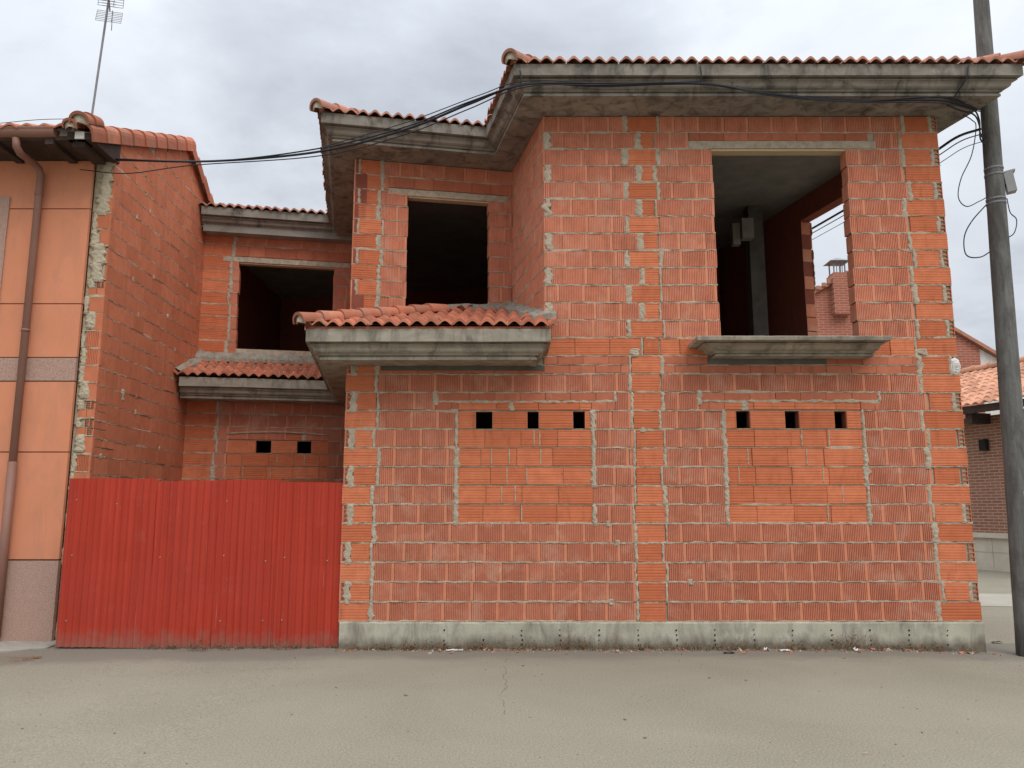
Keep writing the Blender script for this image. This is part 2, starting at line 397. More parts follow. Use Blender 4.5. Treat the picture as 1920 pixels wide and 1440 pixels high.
# ---------------- front wall (ground floor + right-hand upper block)
w = Wall((GL[0], 8.0), FR)
X = lambda x: x - GL[0]
W1 = (-.55, .815); W2 = (2.17, 3.565)
OPN = (2.155, 3.59, 3.05, zk(26))
holes = [(X(W1[0]) - .005, X(W1[1]) + .005, zk(5), zk(11.5)), (X(W2[0]) - .005, X(W2[1]) + .005, zk(5), zk(11.5)),
         (X(OPN[0]) - .018, X(OPN[1]) + .018, OPN[2], OPN[3])]
w.core(Z0, zk(15), .14, [holes[0], holes[1], (holes[2][0], holes[2][1], holes[2][2], 9)])
w.core(zk(15), ZT, .14, [(holes[2])], X(.36), w.L)
for k in range(28):
    odd = k % 2
    xl = GL[0] if k < 15 else FL[0]
    # left quoin
    if k < 15:
        ql = xl + .31 + (rnd(-.03, .03))
        if odd:
            w.brick(X(xl), X(xl + .05), zk(k), zk(k + 1), 'E'); w.blob(X(xl + .075), zk(k) - .02, zk(k + 1) + .01, .075)
            w.brick(X(xl + .10), X(ql), zk(k), zk(k + 1), 'H')
        else: w.brick(X(xl - rnd(.0, .012)), X(ql), zk(k), zk(k + 1), 'H', .1)
        w.blob(X(ql + .014), zk(k) - .01, zk(k + 1), rnd(.03, .065)); f0 = ql + .02
    else:
        if odd == 0:
            w.blob(X(xl + .04), zk(k), zk(k + 1), .085); f0 = xl + .075
        else: f0 = xl
    # right quoin
    qr = 4.24 + rnd(-.03, .03) - (.0 if odd else .03)
    if odd:
        w.brick(X(4.535), X(4.60), zk(k), zk(k + 1), 'E'); w.brick(X(qr), X(4.515), zk(k), zk(k + 1), 'H')
        if random.random() < .45: w.blob(X(4.52), zk(k), zk(k + 1), .045)
    else: w.brick(X(qr), X(4.60 + rnd(-.006, .01)), zk(k), zk(k + 1), 'H', .1)
    if random.random() < .8: w.blob(X(qr - .012), zk(k) - .02, zk(k + 1) + .01, rnd(.03, .075))
    f1 = qr - .02
    # pilaster
    if k < 14: pl, pr = 1.245 + rnd(-.02, .02), 1.515 + rnd(-.03, .03)
    elif odd: pl, pr = 1.23 + rnd(-.01, .01), 1.56 + rnd(-.02, .02)
    else: pl, pr = 1.37 + rnd(-.02, .02), 1.53 + rnd(-.02, .02)
    w.brick(X(pl), X(pr), zk(k), zk(k + 1), 'H')
    w.blob(X(pl - .014), zk(k), zk(k + 1), rnd(.02, .05) if k < 15 else rnd(.05, .09)); 
    if random.random() < .75: w.blob(X(pr + .012), zk(k) - .01, zk(k + 1), rnd(.02, .055))
    segs = [(f0, pl - .02), (pr + .015, f1)]
    def cut(segs, a, b):
        out = []
        for (x0, x1) in segs:
            if b <= x0 or a >= x1: out.append((x0, x1)); continue
            if a > x0: out.append((x0, a))
            if b < x1: out.append((b, x1))
        return out
    if 5 <= k <= 10:
        segs = cut(cut(segs, *W1), *W2)
        for q in (*W1, *W2): 
            if random.random() < .85: w.blob(X(q + (-.012 if q in (W1[0], W2[0]) else .012)), zk(k) - .02, zk(k + 1) + .01, rnd(.025, .07), .010)
    if k == 11:
        for (a, b, c, d) in ((-.78, 1.06, *W1), (1.92, 3.76, *W2)):
            segs = cut(segs, a, b)
            b2 = min(b, pl - .02) if a < 1 else b
            w.run(X(a), X(b2), k, 'P', .26, z=(zk(11.5), zk(12)))
            w.run(X(a), X(c), k, 'P', .26, z=(zk(11), zk(11.5))); w.run(X(d), X(b2), k, 'P', .26, z=(zk(11), zk(11.5)))
            w.bed(X(a), X(b2), zk(11.5), .016, .008)
            w.blob(X(a), zk(11.3), zk(12.1), .06); w.blob(X(b2), zk(11.5), zk(12.05), .04)
    if k == 13:
        for (a, b) in segs:
            w.run(X(a), X(b), k, 'P', .26, z=(zk(13), zk(13.5)))
            for (c, d) in cut(cut([(a, b)], -1.35, .33), 2.02, 3.24): w.run(X(c), X(d), k, 'P', .26, z=(zk(13.5), zk(14)))
            w.bed(X(a), X(b), zk(13.5), .006)
        segs = []
    kind = 'H' if k == 14 else 'V'
    if k >= 15:
        if k == 26:
            segs = cut(segs, 1.90, 3.91)
            w.run(X(1.91), X(3.84), k, 'P', .26, z=(zk(26.45), zk(27)))
        elif k < 26: segs = cut(segs, OPN[0], OPN[1])
    for (a, b) in segs:
        dl = k >= 15 and k < 26 and abs(a - OPN[1]) < .01; dr = k >= 15 and k < 26 and abs(b - OPN[0]) < .01
        w.run(X(a), X(b), k, kind, .267 if kind == 'V' else .36, deepL=dl, deepR=dr)
    # bed joints
    bs = [(xl + .0, 4.6)]
    if 6 <= k <= 11: bs = cut(cut(bs, *W1), *W2)
    if 16 <= k <= 26: bs = cut(bs, OPN[0], OPN[1])
    for (a, b) in bs:
        w.bed(X(a), X(b), zk(k) if k else zk(0) + .004, rnd(.0075, .0105), .005)
for q in range(12):      # stray lumps of mortar
    k = random.randint(1, 12); x = rnd(-1.3, 4.2)
    if not (W1[0] - .1 < x < W1[1] + .1 or W2[0] - .1 < x < W2[1] + .1): w.blob(X(x), zk(k) - .03, zk(k) + .03, .05)
w.blob(X(1.265), zk(13.9), zk(14.4), .1, .015); w.blob(X(4.24), zk(14.0), zk(14.4), .1, .015)
w.build('brick_wall', house)

# bricked-up windows
def infill(a0, a1, hx, wall, k0, rows, parent, hole_k, thin=True, wbrick=.367):
    q = Wall(wall.A.xy, (wall.A + wall.e).xy); q.L = wall.L
    kt = k0 + rows
    top = zk(kt + (.5 if thin else 0))
    hz = [(x0, x1, zk(hole_k) + .004, zk(hole_k + 1) - .006) for x0, x1 in hx]
    q.core(zk(k0), top, .11, hz, a0, a1)
    for k in range(k0, kt):
        if k == hole_k:
            ed = [a0] + [v for h in hx for v in h] + [a1]
            for i in range(0, len(ed), 2): q.run(ed[i], ed[i + 1], k, 'H', wbrick, split=max(ed[i + 1] - ed[i], .1))
            for h in hx:          # clay sides of the vent openings
                for x in h: q.brick(x - .012 if x == h[0] else x, x if x == h[0] else x + .012, zk(k), zk(k + 1), 'P', .11, m=1)
        else: q.run(a0, a1, k, 'H', wbrick, split=rnd(.12, .34))
        if k > k0: q.bed(a0, a1, zk(k), .003, .002)
        for c in range(3):
            if random.random() < .5 and k != hole_k: q.blob(rnd(a0 + .1, a1 - .1), zk(k) + .02, zk(k + 1) - .01, .014, .004)
    if thin:
        q.run(a0, a1, kt, 'H', .42, z=(zk(kt), top)); q.blob(rnd(a0 + .2, a1 - .3), zk(kt), top, .07)
    q.bed(a0, a1, zk(k0), .005)
    return q.build('window_infill', parent)
h1 = [(at(892, 790, 8).x, at(923, 790, 8).x), (at(989, 790, 8).x, at(1010, 790, 8).x), (at(1075, 790, 8).x, at(1097, 790, 8).x)]
h2 = [(at(1381, 790, 8).x, at(1407, 790, 8).x), (at(1473, 790, 8).x, at(1499, 790, 8).x), (at(1566, 790, 8).x, at(1588, 790, 8).x)]
fw = Wall((GL[0], 8.004), (4.6, 8.004))
infill(X(W1[0]), X(W1[1]), [(X(a), X(b)) for a, b in h1], fw, 5, 6, house, 10)['label'] = 'left bricked-up window of brighter orange bricks with three vent holes'
infill(X(W2[0]), X(W2[1]), [(X(a), X(b)) for a, b in h2], fw, 5, 6, house, 10)['label'] = 'right bricked-up window of brighter orange bricks with three vent holes'

# lintel over the big opening
def rough_box(mb, A, B, th_z, d0, d1, m=0, n=40, jag=.006):
    A, B = Vector(A), Vector(B); e = (B - A); e2 = e.normalized(); nn = Vector((e2.y, -e2.x, 0)); rows = []
    for i in range(n + 1):
        p = A + e * (i / n); j = [jag * nz(i * .9, q * 3.1 + A.x) for q in range(4)]
        rows.append([p - nn * d1 + Vector((0, 0, j[0] * .4)), p + nn * (d0 + j[1]) + Vector((0, 0, j[0] * .4)), p + nn * (d0 + j[2]) + Vector((0, 0, th_z + j[3])), p - nn * d1 + Vector((0, 0, th_z + j[3]))])
    mb.grid(rows, m)
    mb.add(rows[0], [(0, 1, 2, 3)], m); mb.add(rows[-1], [(3, 2, 1, 0)], m)
mb = MB(); rough_box(mb, (1.90, 8, zk(26) + .004), (3.92, 8, zk(26) + .004), CH * .44, .004, .14)
mb.box((2.872, 8.06, zk(26) - .012), (1.46, .11, .022), 1)
mb.build('lintel', ['mortar', 'lintel_wood'], house)
# slab edges showing under canopy and ledge
mb = MB()
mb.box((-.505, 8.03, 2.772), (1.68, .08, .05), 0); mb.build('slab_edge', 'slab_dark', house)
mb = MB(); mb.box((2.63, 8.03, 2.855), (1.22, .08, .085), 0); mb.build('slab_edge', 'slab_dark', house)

# ---------------- other upper walls
def simple_wall(A, B, k0, k1, opening=None, quoin_l=True, quoin_r=False, mats='V', name='brick_wall', z0=None, wq=.31, lint=True, seam_r=True):
    """opening: (s0, s1, z0, z1)"""
    w = Wall(A, B); zb = zk(k0) if z0 is None else z0
    w.core(zb, zk(k1), .14, [(opening[0] - .015, opening[1] + .015, opening[2], opening[3])] if opening else [])
    for k in range(k0, k1):
        odd = k % 2; a = 0; b = w.L
        if quoin_l:
            ql = wq + rnd(-.03, .03)
            if odd and wq < .4:
                w.brick(0, .05, zk(k), zk(k + 1), 'E'); w.brick(.055 + rnd(0, .05), ql, zk(k), zk(k + 1), 'H'); w.blob(.065, zk(k), zk(k + 1), .04)
            else: w.brick(0, ql, zk(k), zk(k + 1), 'H', .1)
            w.blob(ql + .014, zk(k) - .01, zk(k + 1), rnd(.03, .075)); a = ql + .02
        if quoin_r:
            qr = w.L - .28 + rnd(-.04, .04); w.brick(qr, w.L, zk(k), zk(k + 1), 'H', .1); b = qr - .01
            w.blob(qr - .01, zk(k), zk(k + 1), .04)
        segs = [(a, b)]; lz = opening and abs(zk(k) - opening[3]) < .10 and zk(k + .6) > opening[3]
        if opening and zk(k + .5) > opening[2] and zk(k + .5) < opening[3]: segs = [(a, opening[0]), (opening[1], b)]
        if lz and lint:
            l0, l1 = max(a, opening[0] - .24), min(b, opening[1] + .24)
            w.run(l0, l1, k, 'P', .24, z=(opening[3] + .085, zk(k + 1))); segs = [(a, l0), (l1, b)]
        for (x0, x1) in segs:
            op = opening and zk(k + .5) > opening[2] and zk(k + .5) < opening[3]
            w.run(x0, x1, k, mats, .267, deepL=bool(op and x0 == opening[1]), deepR=bool(op and x1 == opening[0]))
        bs = [(0, w.L)] if not (opening and opening[2] < zk(k) - .02 and zk(k) < opening[3] + .02) else [(0, opening[0]), (opening[1], w.L)]
        for (x0, x1) in bs: w.bed(x0, x1, zk(k), .008, .004)
    o = w.build(name, house)
    if opening and lint:
        mb = MB(); c = w
        P0 = w.p(max(opening[0] - .24, 0), opening[3], 0); P1 = w.p(min(opening[1] + .24, w.L), opening[3], 0)
        rough_box(mb, P0, P1, .078, .004, .14)
        mid = w.p((opening[0] + opening[1]) / 2, opening[3] - .011, -.065); ang = math.atan2(w.e.y, w.e.x)
        mb.box(mid, (opening[1] - opening[0], .10, .02), 1, rot=Matrix.Rotation(ang, 3, 'Z'))
        mb.build('lintel', ['mortar', 'lintel_wood'], house)
    return w
# left block front
lw = Wall(LC, IC)
simple_wall(LC, IC, 15, 28, (.655, 1.66, 3.74, 5.13))
simple_wall(IC, FL, 15, 28, None, quoin_l=False)
# left flank, both floors (hidden face towards the yard)
simple_wall((-2.38, 11.4), GL, 0, 15, None, quoin_l=False, z0=Z0)
simple_wall(RR, LC, 15, 28, None, quoin_l=False)
# rear walls behind the yard
pl0 = at(457, 490, 11.68); pl1 = at(628, 500, 11.9)
rl = math.hypot(.44, 2.21)
simple_wall(RL, RR, 15, 28, (.54, 1.96, 3.74, 5.10), wq=.42)
gr = Wall(GRL, GRR)
simple_wall(GRL, GRR, 0, 14, (.62, 2.02, .9, zk(11.45)), wq=.42, lint=False)
gi = Wall(Vector(GRL) - Vector((0, -.004)), Vector(GRR) - Vector((0, -.004)))
iq = infill(.61, 2.03, [(1.01, 1.22), (1.59, 1.79)], gi, 4, 7, house, 10, thin=True)
iq['label'] = 'bricked-up window behind the red fence with two vent holes'
mb = MB(); q = Wall(GRL, GRR)
rows = []
for i in range(31):
    a = .60 + 1.44 * i / 30; zc = zk(11.47) + .035 * math.sin(math.pi * i / 30) 
    rows.append([q.p(a, zc - .012, .0), q.p(a, zc - .008, .016), q.p(a, zc + .006, .016), q.p(a, zc + .012, -.0)])
mb.grid(rows); mb.build('lintel_crack_edge', 'mortar', house)
# right flank with its opening
SR = Wall(FR, BR)
def rside():
    w = Wall(FR, BR)
    w.core(Z0, ZT, .14, [(.55, 2.28, 3.05, 5.18)], .06)
    for k in range(28):
        op = 15 <= k < 26
        for (x0, x1) in ([(0.03, .55), (2.28, w.L)] if op else [(0.03, w.L)]):
            w.run(x0, x1, k, 'V', .267, deepR=op and x0 < 1, deepL=op and x0 > 1)
    for k in range(15, 26):
        if random.random() < .5: w.blob(2.29, zk(k), zk(k + 1), .05, .01)
    w.build('brick_wall', house)
rside()
# back walls, slabs, interior
mb = MB()
for (A, B) in ((BR, (-4.72, 15.5)), ((-4.75, 15.5), (-4.75, 11.78))):
    q = Wall(A, B); P0 = [q.p(a, z, d) for a in (0, q.L) for d in (-.14, 0) for z in (0, ZT)]
    mb.hexa(P0, 0, .3)
mb.build('back_wall', 'inner', house)
foot = [(-4.66, 11.40), (-2.40, 11.86), (-1.76, 9.2), (.10, 9.5), (.46, 8.17), (4.42, 8.17), (2.95, 13.95), (-4.66, 15.4)]
mb = MB(); mb.poly_prism(foot, ZT - .06, ZT + .12); mb.build('ceiling_slab', 'slab', house)
foot2 = [(-4.66, 11.45), (-2.30, 11.8), (-1.60, 8.17), (4.42, 8.17), (2.95, 13.95), (-4.66, 15.4)]
mb = MB(); mb.poly_prism(foot2, 2.70, 2.95); mb.build('floor_slab', 'slab', house)
mb = MB(); mb.poly_prism(foot2, -.02, .12); mb.build('ground_slab', 'slab', house)
# interior column, beam block, partition
c0 = at(1413, 610, 10.4); mb = MB()
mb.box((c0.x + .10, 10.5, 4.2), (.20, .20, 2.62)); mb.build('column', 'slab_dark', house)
mb = MB(); b0 = at(1393, 445, 10.2); b1 = at(1413, 408, 10.2)
mb.box(((b0.x + b1.x) / 2, 10.28, (b0.z + b1.z) / 2), (b1.x - b0.x, .14, b1.z - b0.z), 0, .5); mb.box((b0.x - .06, 10.33, b0.z + .08), (.10, .10, .30), 0, .3)
mb.build('brick_stub', 'slab', house)
mb = MB(); mb.box((2.0, 12.2, 4.2), (2.6, .12, 2.65), 0, .3); mb.build('partition_wall', 'inner', house); mb = MB(); mb.box((.12, 11.7, 4.2), (.12, 4.0, 2.65), 0, .4); mb.build('partition_wall', 'inner', house)
# plinth; tie holes are flat discs, the shade inside them put into dark colour
mb = MB()
P = [(GL[0] + .015, 7.975), (4.605, 7.975), (4.605, 8.12), (GL[0] + .015, 8.12)]
rows = []
n = 120
for i in range(n + 1):
    x = P[0][0] + (4.605 - P[0][0]) * i / n
    rows.append([(x, 7.972 + .004 * nz(x * 3, 1), -.12), (x, 7.972 + .005 * nz(x * 5, 2), .05), (x, 7.974 + .005 * nz(x * 4, 7), .15), (x, 7.975, Z0 - .012 + .006 * nz(x * 6, 3)), (x, 7.985, Z0 - .004 + .005 * nz(x * 8, 3)), (x, 8.15, Z0 - .004)])
mb.grid(rows)
mb.add([rows[-1][0], rows[-1][3], (4.605, 9.5, Z0 - .012), (4.605, 9.5, -.12)], [(0, 3, 2, 1)]); mb.add([rows[0][0], rows[0][3], (GL[0] + .015, 9.0, Z0 - .012), (GL[0] + .015, 9.0, -.12)], [(0, 1, 2, 3)])
x = -.66
while x < 4.3:
    for j in range(4):
        if random.random() < .88:
            r = rnd(.006, .010); xx = x + rnd(-.006, .006); zz = .175 - j * .046 + rnd(-.004, .004)
            mb.add([(xx + r * math.cos(a), 7.967, zz + r * math.sin(a)) for a in [i * math.pi / 4 for i in range(8)]] + [(xx, 7.969, zz)], [(i, (i + 1) % 8, 8) for i in range(8)], 1)
    x += .377
mb.build('plinth', ['concrete', 'dark'], house)
# pale foam patch and stub of wood on the corner
mb = MB(); rows = []
pc = at(1791, 687, 8)
for i in range(9):
    row = []
    for j in range(9):
        a, r = 2 * math.pi * j / 8, i / 8
        rr = r * (1 + .25 * nz(math.cos(a) * 2, math.sin(a) * 2, 5))
        row.append((pc.x + .055 * rr * math.cos(a), 7.994 - .028 * (1 - r ** 2) * (1 + .8 * nz(i * .9, j * 1.3)), pc.z + .095 * rr * math.sin(a)))
    rows.append(row)
mb.grid(rows); mb.build('foam_patch', 'white', house)

# ------------------------------------------------------------------ cornices
def offset_poly(pts, offs):
    """pts: wall corners; offs: offset of each edge to its right-hand (street) side"""
    lines = []
    for i in range(len(pts) - 1):
        a, b = Vector(pts[i]), Vector(pts[i + 1]); e = (b - a).normalized(); n = Vector((e.y, -e.x))
        lines.append((a + n * offs[i], e))
    out = [lines[0][0]]
    for (p, d), (q, g) in zip(lines, lines[1:]):
        den = d.x * g.y - d.y * g.x; t = ((q.x - p.x) * g.y - (q.y - p.y) * g.x) / den
        out.append(p + d * t)
    p, d = lines[-1]; L = (Vector(pts[-1]) - Vector(pts[-2])).length
    out.append(p + d * L)
    return out
PROF = [(0, 0), (0, .026), (-.016, .028), (-.016, .042), (.012, .044), (.012, .060), (.020, .063)] + \
       [(.020 + .042 * math.sin(a), .063 + .036 * (1 - math.cos(a))) for a in [R(18 * i) for i in range(1, 6)]] + \
       [(.062 + .036 * (1 - math.cos(a)), .099 + .028 * math.sin(a)) for a in [R(18 * i) for i in range(1, 6)]] + \
       [(.098, .131), (.070, .133), (.070, .153), (.130, .156), (.130, .276), (.124, .284), (.10, .286), (-.30, .29)]
def cornice(pts, offs, z, mat, name='cornice', caps=(True, True), lift=0):
    lip = offset_poly(pts, offs); wl = offset_poly(pts, [-.10] * len(offs))
    rings = [offset_poly(pts, [o + d for o in offs]) for (d, _) in PROF]
    mb = MB()
    def dense(poly, zz, seed):
        out = []
        for i in range(len(poly) - 1):
            a, b = poly[i], poly[i + 1]; n = max(1, int((b - a).length / .12))
            for j in range(n): 
                p = a + (b - a) * (j / n); out.append((p.x, p.y, zz + .0035 * nz(p.x * 2, p.y * 2, seed)))
        out.append((poly[-1].x, poly[-1].y, zz)); return out
    base = [max(1, int((lip[i + 1] - lip[i]).length / .12)) for i in range(len(lip) - 1)]
    def samp(poly, zz, seed):
        out = []
        for i in range(len(poly) - 1):
            for j in range(base[i]):
                p = poly[i] + (poly[i + 1] - poly[i]) * (j / base[i]); out.append(Vector((p.x, p.y, zz + .003 * nz(p.x * 2.3, p.y * 2.3, seed) + lift * min(1, max(0, (p.y - 7.6) / 3.4)))))
        out.append(Vector((poly[-1].x, poly[-1].y, zz))); return out
    P = [samp(wl, z + .004, 0)] + [samp(r, z + dz, i) for i, (r, (d, dz)) in enumerate(zip(rings, PROF))]
    mb.grid([list(c) for c in zip(*P)])
    for i, c in enumerate((0, -1)):
        if caps[i]:
            V = [q[c] for q in P]; mb.add(V, [tuple(range(len(V)))])
    o = mb.build(name, mat, house)
    return rings[-4]
up_pts = [RL, RR, LC, IC, FL, FR, BR]
up_off = [.20, .26, .42, .31, .42, .33]
upE = cornice(up_pts, up_off, ZT, 'cornice')
ZE = ZT + .276
lo_pts = [(-4.72, 11.30), (-2.36, 11.77), GL, (.245 - .0, 8.0)]
lo_off = [.36, .25, .42]
loE = cornice(lo_pts, lo_off, 2.78, 'cornice_low', caps=(True, False), lift=.10)
# mitred return closing the canopy's right end
mb = MB(); x0 = .245
V = []
for (d, dz) in PROF[:-1]:
    V.append([(x0 + d * 1.0, 7.58 - d, 2.78 + dz), (x0 + d * 1.0, 8.0, 2.78 + dz)])
V.insert(0, [(x0, 7.58, 2.78), (x0, 8.0, 2.78)])
mb.grid(V); 
# fill the front mitre between the swept end and the return
F0 = [(x0, 7.58 - d, 2.78 + dz) for (d, dz) in PROF[:-1]]; F1 = [(x0 + d, 7.58 - d, 2.78 + dz) for (d, dz) in PROF[:-1]]
mb.grid([F0, F1]); mb.add([(x0 - .3, 7.45, 3.066), (x0 + .13, 7.45, 3.066), (x0 + .13, 8.0, 3.066), (x0 - .3, 8, 3.066)], [(0, 1, 2, 3)])
mb.build('cornice_return', 'cornice_low', house)
loE[-1] = Vector((x0 + .13, 7.45))

# ledge (moulded balcony sill) under the big opening
mb = MB(); prof = [(0.0, .0), (0, .016), (-.014, .018), (-.014, .028), (.012, .030), (.012, .044), (.02, .047)] + [(.02 + .06 * math.sin(R(22.5 * i)), .047 + .026 * (1 - math.cos(R(22.5 * i)))) for i in range(1, 5)] + [(.08 + .06 * (1 - math.cos(R(22.5 * i))), .073 + .024 * math.sin(R(22.5 * i))) for i in range(1, 5)] + [(.15, .100), (.125, .102), (.125, .114), (.225, .117), (.232, .150), (.215, .160)]
lx0, lx1, ly, lz = 2.055, 3.66, 7.83, 2.868
rows = []
for (d, dz) in prof:
    row = [(lx0 - d, 8.01, lz + dz), (lx0 - d, ly - d, lz + dz)]
    nn = 24
    for i in range(1, nn): row.append((lx0 - d + (lx1 - lx0 + d * 1.35) * i / nn, ly - d + .003 * nz(i * .7, dz * 30), lz + dz + .003 * nz(i * .6, d * 9)))
    row += [(lx1 + d * .35, ly - d, lz + dz), (lx1 + d * .35, 8.01, lz + dz)]
    rows.append(row)
mb.grid(rows); mb.add(rows[0], [tuple(range(len(rows[0])))]); mb.add(rows[-1], [tuple(range(len(rows[-1])))])
mb.build('window_ledge', 'cornice_low', house)

# ------------------------------------------------------------------ tiled roofs
def wave(x, p, h): 
    c = .5 + .5 * math.cos(2 * math.pi * x / p); return h * c ** .75
def tiles(name, E0, E1, z, slope, depth, parent, mat='tile_old', pitch=.134, h=.056, course=.25, clip=(), ext=(0, 0), over=.035, under=True):
    """rows of curved tiles rising from the eave E0-E1 to the left-hand side of that direction"""
    a, b = Vector(E0), Vector(E1); e = (b - a).normalized(); up = Vector((-e.y, e.x)); L = (b - a).length
    mb = MB(); x0, x1 = -ext[0], L + ext[1]; nc = int((x1 - x0) / pitch) + 1; nr = int(depth / course) + 1; K = 8
    for c in range(nc):
        for r in range(nr):
            t = random.random(); jl = rnd(-.005, .006); jx = rnd(-.007, .007); y0 = r * course - over + rnd(-.014, .012); y1 = (r + 1) * course + .03
            lo, hi, lip = [], [], []
            for k in range(K + 1):
                xx = x0 + (c + k / K - .5) * pitch
                wv = wave((k / K - .5) * pitch, pitch, h)
                p = a + e * (xx + jx); q0 = p + up * y0; q1 = p + up * y1
                lo.append((q0.x, q0.y, z + slope * y0 + wv + .020 + jl)); hi.append((q1.x, q1.y, z + slope * y1 + wv * .88))
                lip.append((q0.x, q0.y, z + slope * y0 + wv * .80 + .002 + jl))
            n = K + 1
            V = lip + lo + hi
            mb.add(V, [(k, k + 1, n + k + 1, n + k) for k in range(K)] + [(n + k, n + k + 1, 2 * n + k + 1, 2 * n + k) for k in range(K)], 0, t)
    if under:
        P = [a + e * x0 + up * .05, a + e * x1 + up * .05, a + e * x1 + up * depth, a + e * x0 + up * depth]
        mb.add([(p.x, p.y, z + slope * (0.05 if i < 2 else depth) + .004) for i, p in enumerate(P)], [(0, 1, 2, 3)], 1)
    o = mb.build(name, [mat, 'mortar'], parent, clip=clip)
    for p in o.data.polygons: p.use_smooth = False
    return o
def vplane(A, B, keep):
    """vertical clip plane through A-B keeping the side of point keep"""
    A, B, K = Vector(A), Vector(B), Vector(keep); e = B - A; n = Vector((e.y, -e.x, 0))
    if n.xy.dot(K - A) > 0: n = -n
    return ((A.x, A.y, 0), n)
def hip_tiles(mb, A, B, r=.085, ln=.30, m=0, plug=True):
    A, B = Vector(A), Vector(B); d = B - A; L = d.length; d.normalize(); side = d.cross(Vector((0, 0, 1))).normalized(); up = side.cross(d).normalized()
    n = max(1, int(L / ln))
    for i in range(n):
        p0 = A + d * (i * ln); p1 = A + d * ((i + 1) * ln + .05); t = random.random()
        rows = []
        for (p, rr, l) in ((p0, r * .86, .0), (p0, r * 1.08, .012), (p1, r * .9, 0)):
            rows.append([p + side * rr * math.cos(R(a)) * 1.05 + up * (rr * math.sin(R(a)) * 1.0 + l) for a in range(-15, 196, 15)])
        mb.grid(rows, m, t)
    if plug:
        c = [A + d * .03 + side * r * .95 * math.cos(R(a)) + up * r * .95 * math.sin(R(a)) for a in range(-20, 201, 20)]
        mb.add([A + d * -.01] + c, [(0, i + 1, i + 2) for i in range(len(c) - 1)], 1)
def flashing(mb, pts, w=.10, hgt=.09, m=1, seed=0):
    pts = [Vector(p) for p in pts]; rows = []; s = 0
    for i in range(len(pts) - 1):
        a, b = pts[i], pts[i + 1]; e = b - a; n = max(2, int(e.length / .04)); e2 = e.xy.normalized(); nn = Vector((e2.y, -e2.x, 0))
        for j in range(n + (1 if i == len(pts) - 2 else 0)):
            p = a + e * (j / n); s += .04
            ww = w * (1 + .5 * nz(s * 9, seed) + .25 * nz(s * 30, seed)); hh = hgt * (1 + .35 * nz(s * 5, seed, 4) + .2 * nz(s * 22, seed, 8))
            rows.append([p - nn * .02 + Vector((0, 0, hh)), p + nn * .012 + Vector((0, 0, hh * .93)), p + nn * ww * .45 + Vector((0, 0, hh * .55 + .012 * nz(s * 20, seed, 3))), p + nn * ww + Vector((0, 0, .02 + .02 * nz(s * 16, seed, 6))), p + nn * ww * 1.05 + Vector((0, 0, -.04))])
    mb.grid(rows, m)

SL = .33
# --- upper roof: eave polyline upE  = RL, RR, LC, IC, FL, FR, BR
U = [Vector((p.x, p.y)) for p in upE]
def bis(P, Q, S):      # hip / valley direction at corner Q between eaves PQ and QS, pointing up the slope
    e1 = (Q - P).normalized(); e2 = (S - Q).normalized(); n1 = Vector((-e1.y, e1.x)); n2 = Vector((-e2.y, e2.x))
    return (n1 + n2) / (1 + n1.dot(n2))
roofz = ZE + .004
for i in range(6):
    a, b = U[i], U[i + 1]; e = (b - a).normalized(); up = Vector((-e.y, e.x)); mid = (a + b) / 2 + up * .05
    clip = []
    if i > 0: dq = bis(U[i - 1], U[i], U[i + 1]); clip.append(vplane(U[i], U[i] + dq, mid))
    if i < 5: dq = bis(U[i], U[i + 1], U[i + 2]); clip.append(vplane(U[i + 1], U[i + 1] + dq, mid))
    ex = [.6 if i > 0 else 0, .6 if i < 5 else 0]
    # convex corners need extra length only inside their mitre; concave ones beyond it
    tiles('tile_roof', a, b, roofz, SL, 2.2 if i in (4,) else 1.3, house, 'tile_old', clip=clip, ext=(ex[0], ex[1]))
for i in (2, 4, 5):
    mb = MB(); dq = bis(U[i - 1], U[i], U[i + 1]); A = U[i] - dq * .06
    hip_tiles(mb, (A.x, A.y, roofz + .035 - .02), (U[i].x + dq.x * 1.3, U[i].y + dq.y * 1.3, roofz + .035 + SL * 1.3), .088)
    mb.build('hip_tiles', ['tile_old', 'mortar'], house)

# --- canopy roofs over the ground floor
Lp = [Vector((p.x, p.y)) for p in loE]       # rear-left, rear/left junction (valley), front-left corner, right end
zc = 3.09
mid = (Lp[2] + Lp[3]) / 2
hipd = bis(Lp[1], Lp[2], Lp[3])
clip = [vplane(Lp[2], Lp[2] + hipd, mid + Vector((0, .1))), vplane((.34, 8.0), (0.0, 9.42), (-.5, 8.2)), vplane(LC, IC, mid), vplane((.44, 7.0), (.44, 9), mid)]
tiles('canopy_roof', Lp[2], (Lp[3].x + .05, Lp[3].y), zc, SL, 2.0, house, 'tile', clip=clip, ext=(.4, .4), course=.21)
e = (Lp[2] - Lp[1]).normalized(); m2 = (Lp[1] + Lp[2]) / 2 + Vector((-e.y, e.x)) * .05
vald = bis(Lp[0], Lp[1], Lp[2])
clip = [vplane(Lp[2], Lp[2] + hipd, m2), vplane(Lp[1], Lp[1] + vald, m2), ]
o1 = MB()
tiles('canopy_roof', Lp[1], Lp[2], zc + .03, SL, 1.75, house, 'tile', clip=clip + [vplane(LC, IC, m2 + Vector((0, -1.2)))], ext=(.5, .4), course=.21)
tiles('canopy_roof', Lp[1], Lp[2], zc + .06, SL, .42, house, 'tile', clip=clip + [vplane(LC, IC, Vector(LC) + Vector((0, 2))), vplane(RR, LC, m2 + Vector((-2, 0)))], ext=(.5, .4), course=.21)
m3 = (Lp[0] + Lp[1]) / 2 + Vector((0, .05))
clip = [vplane(Lp[1], Lp[1] + vald, m3), vplane(RL, RR, m3)]
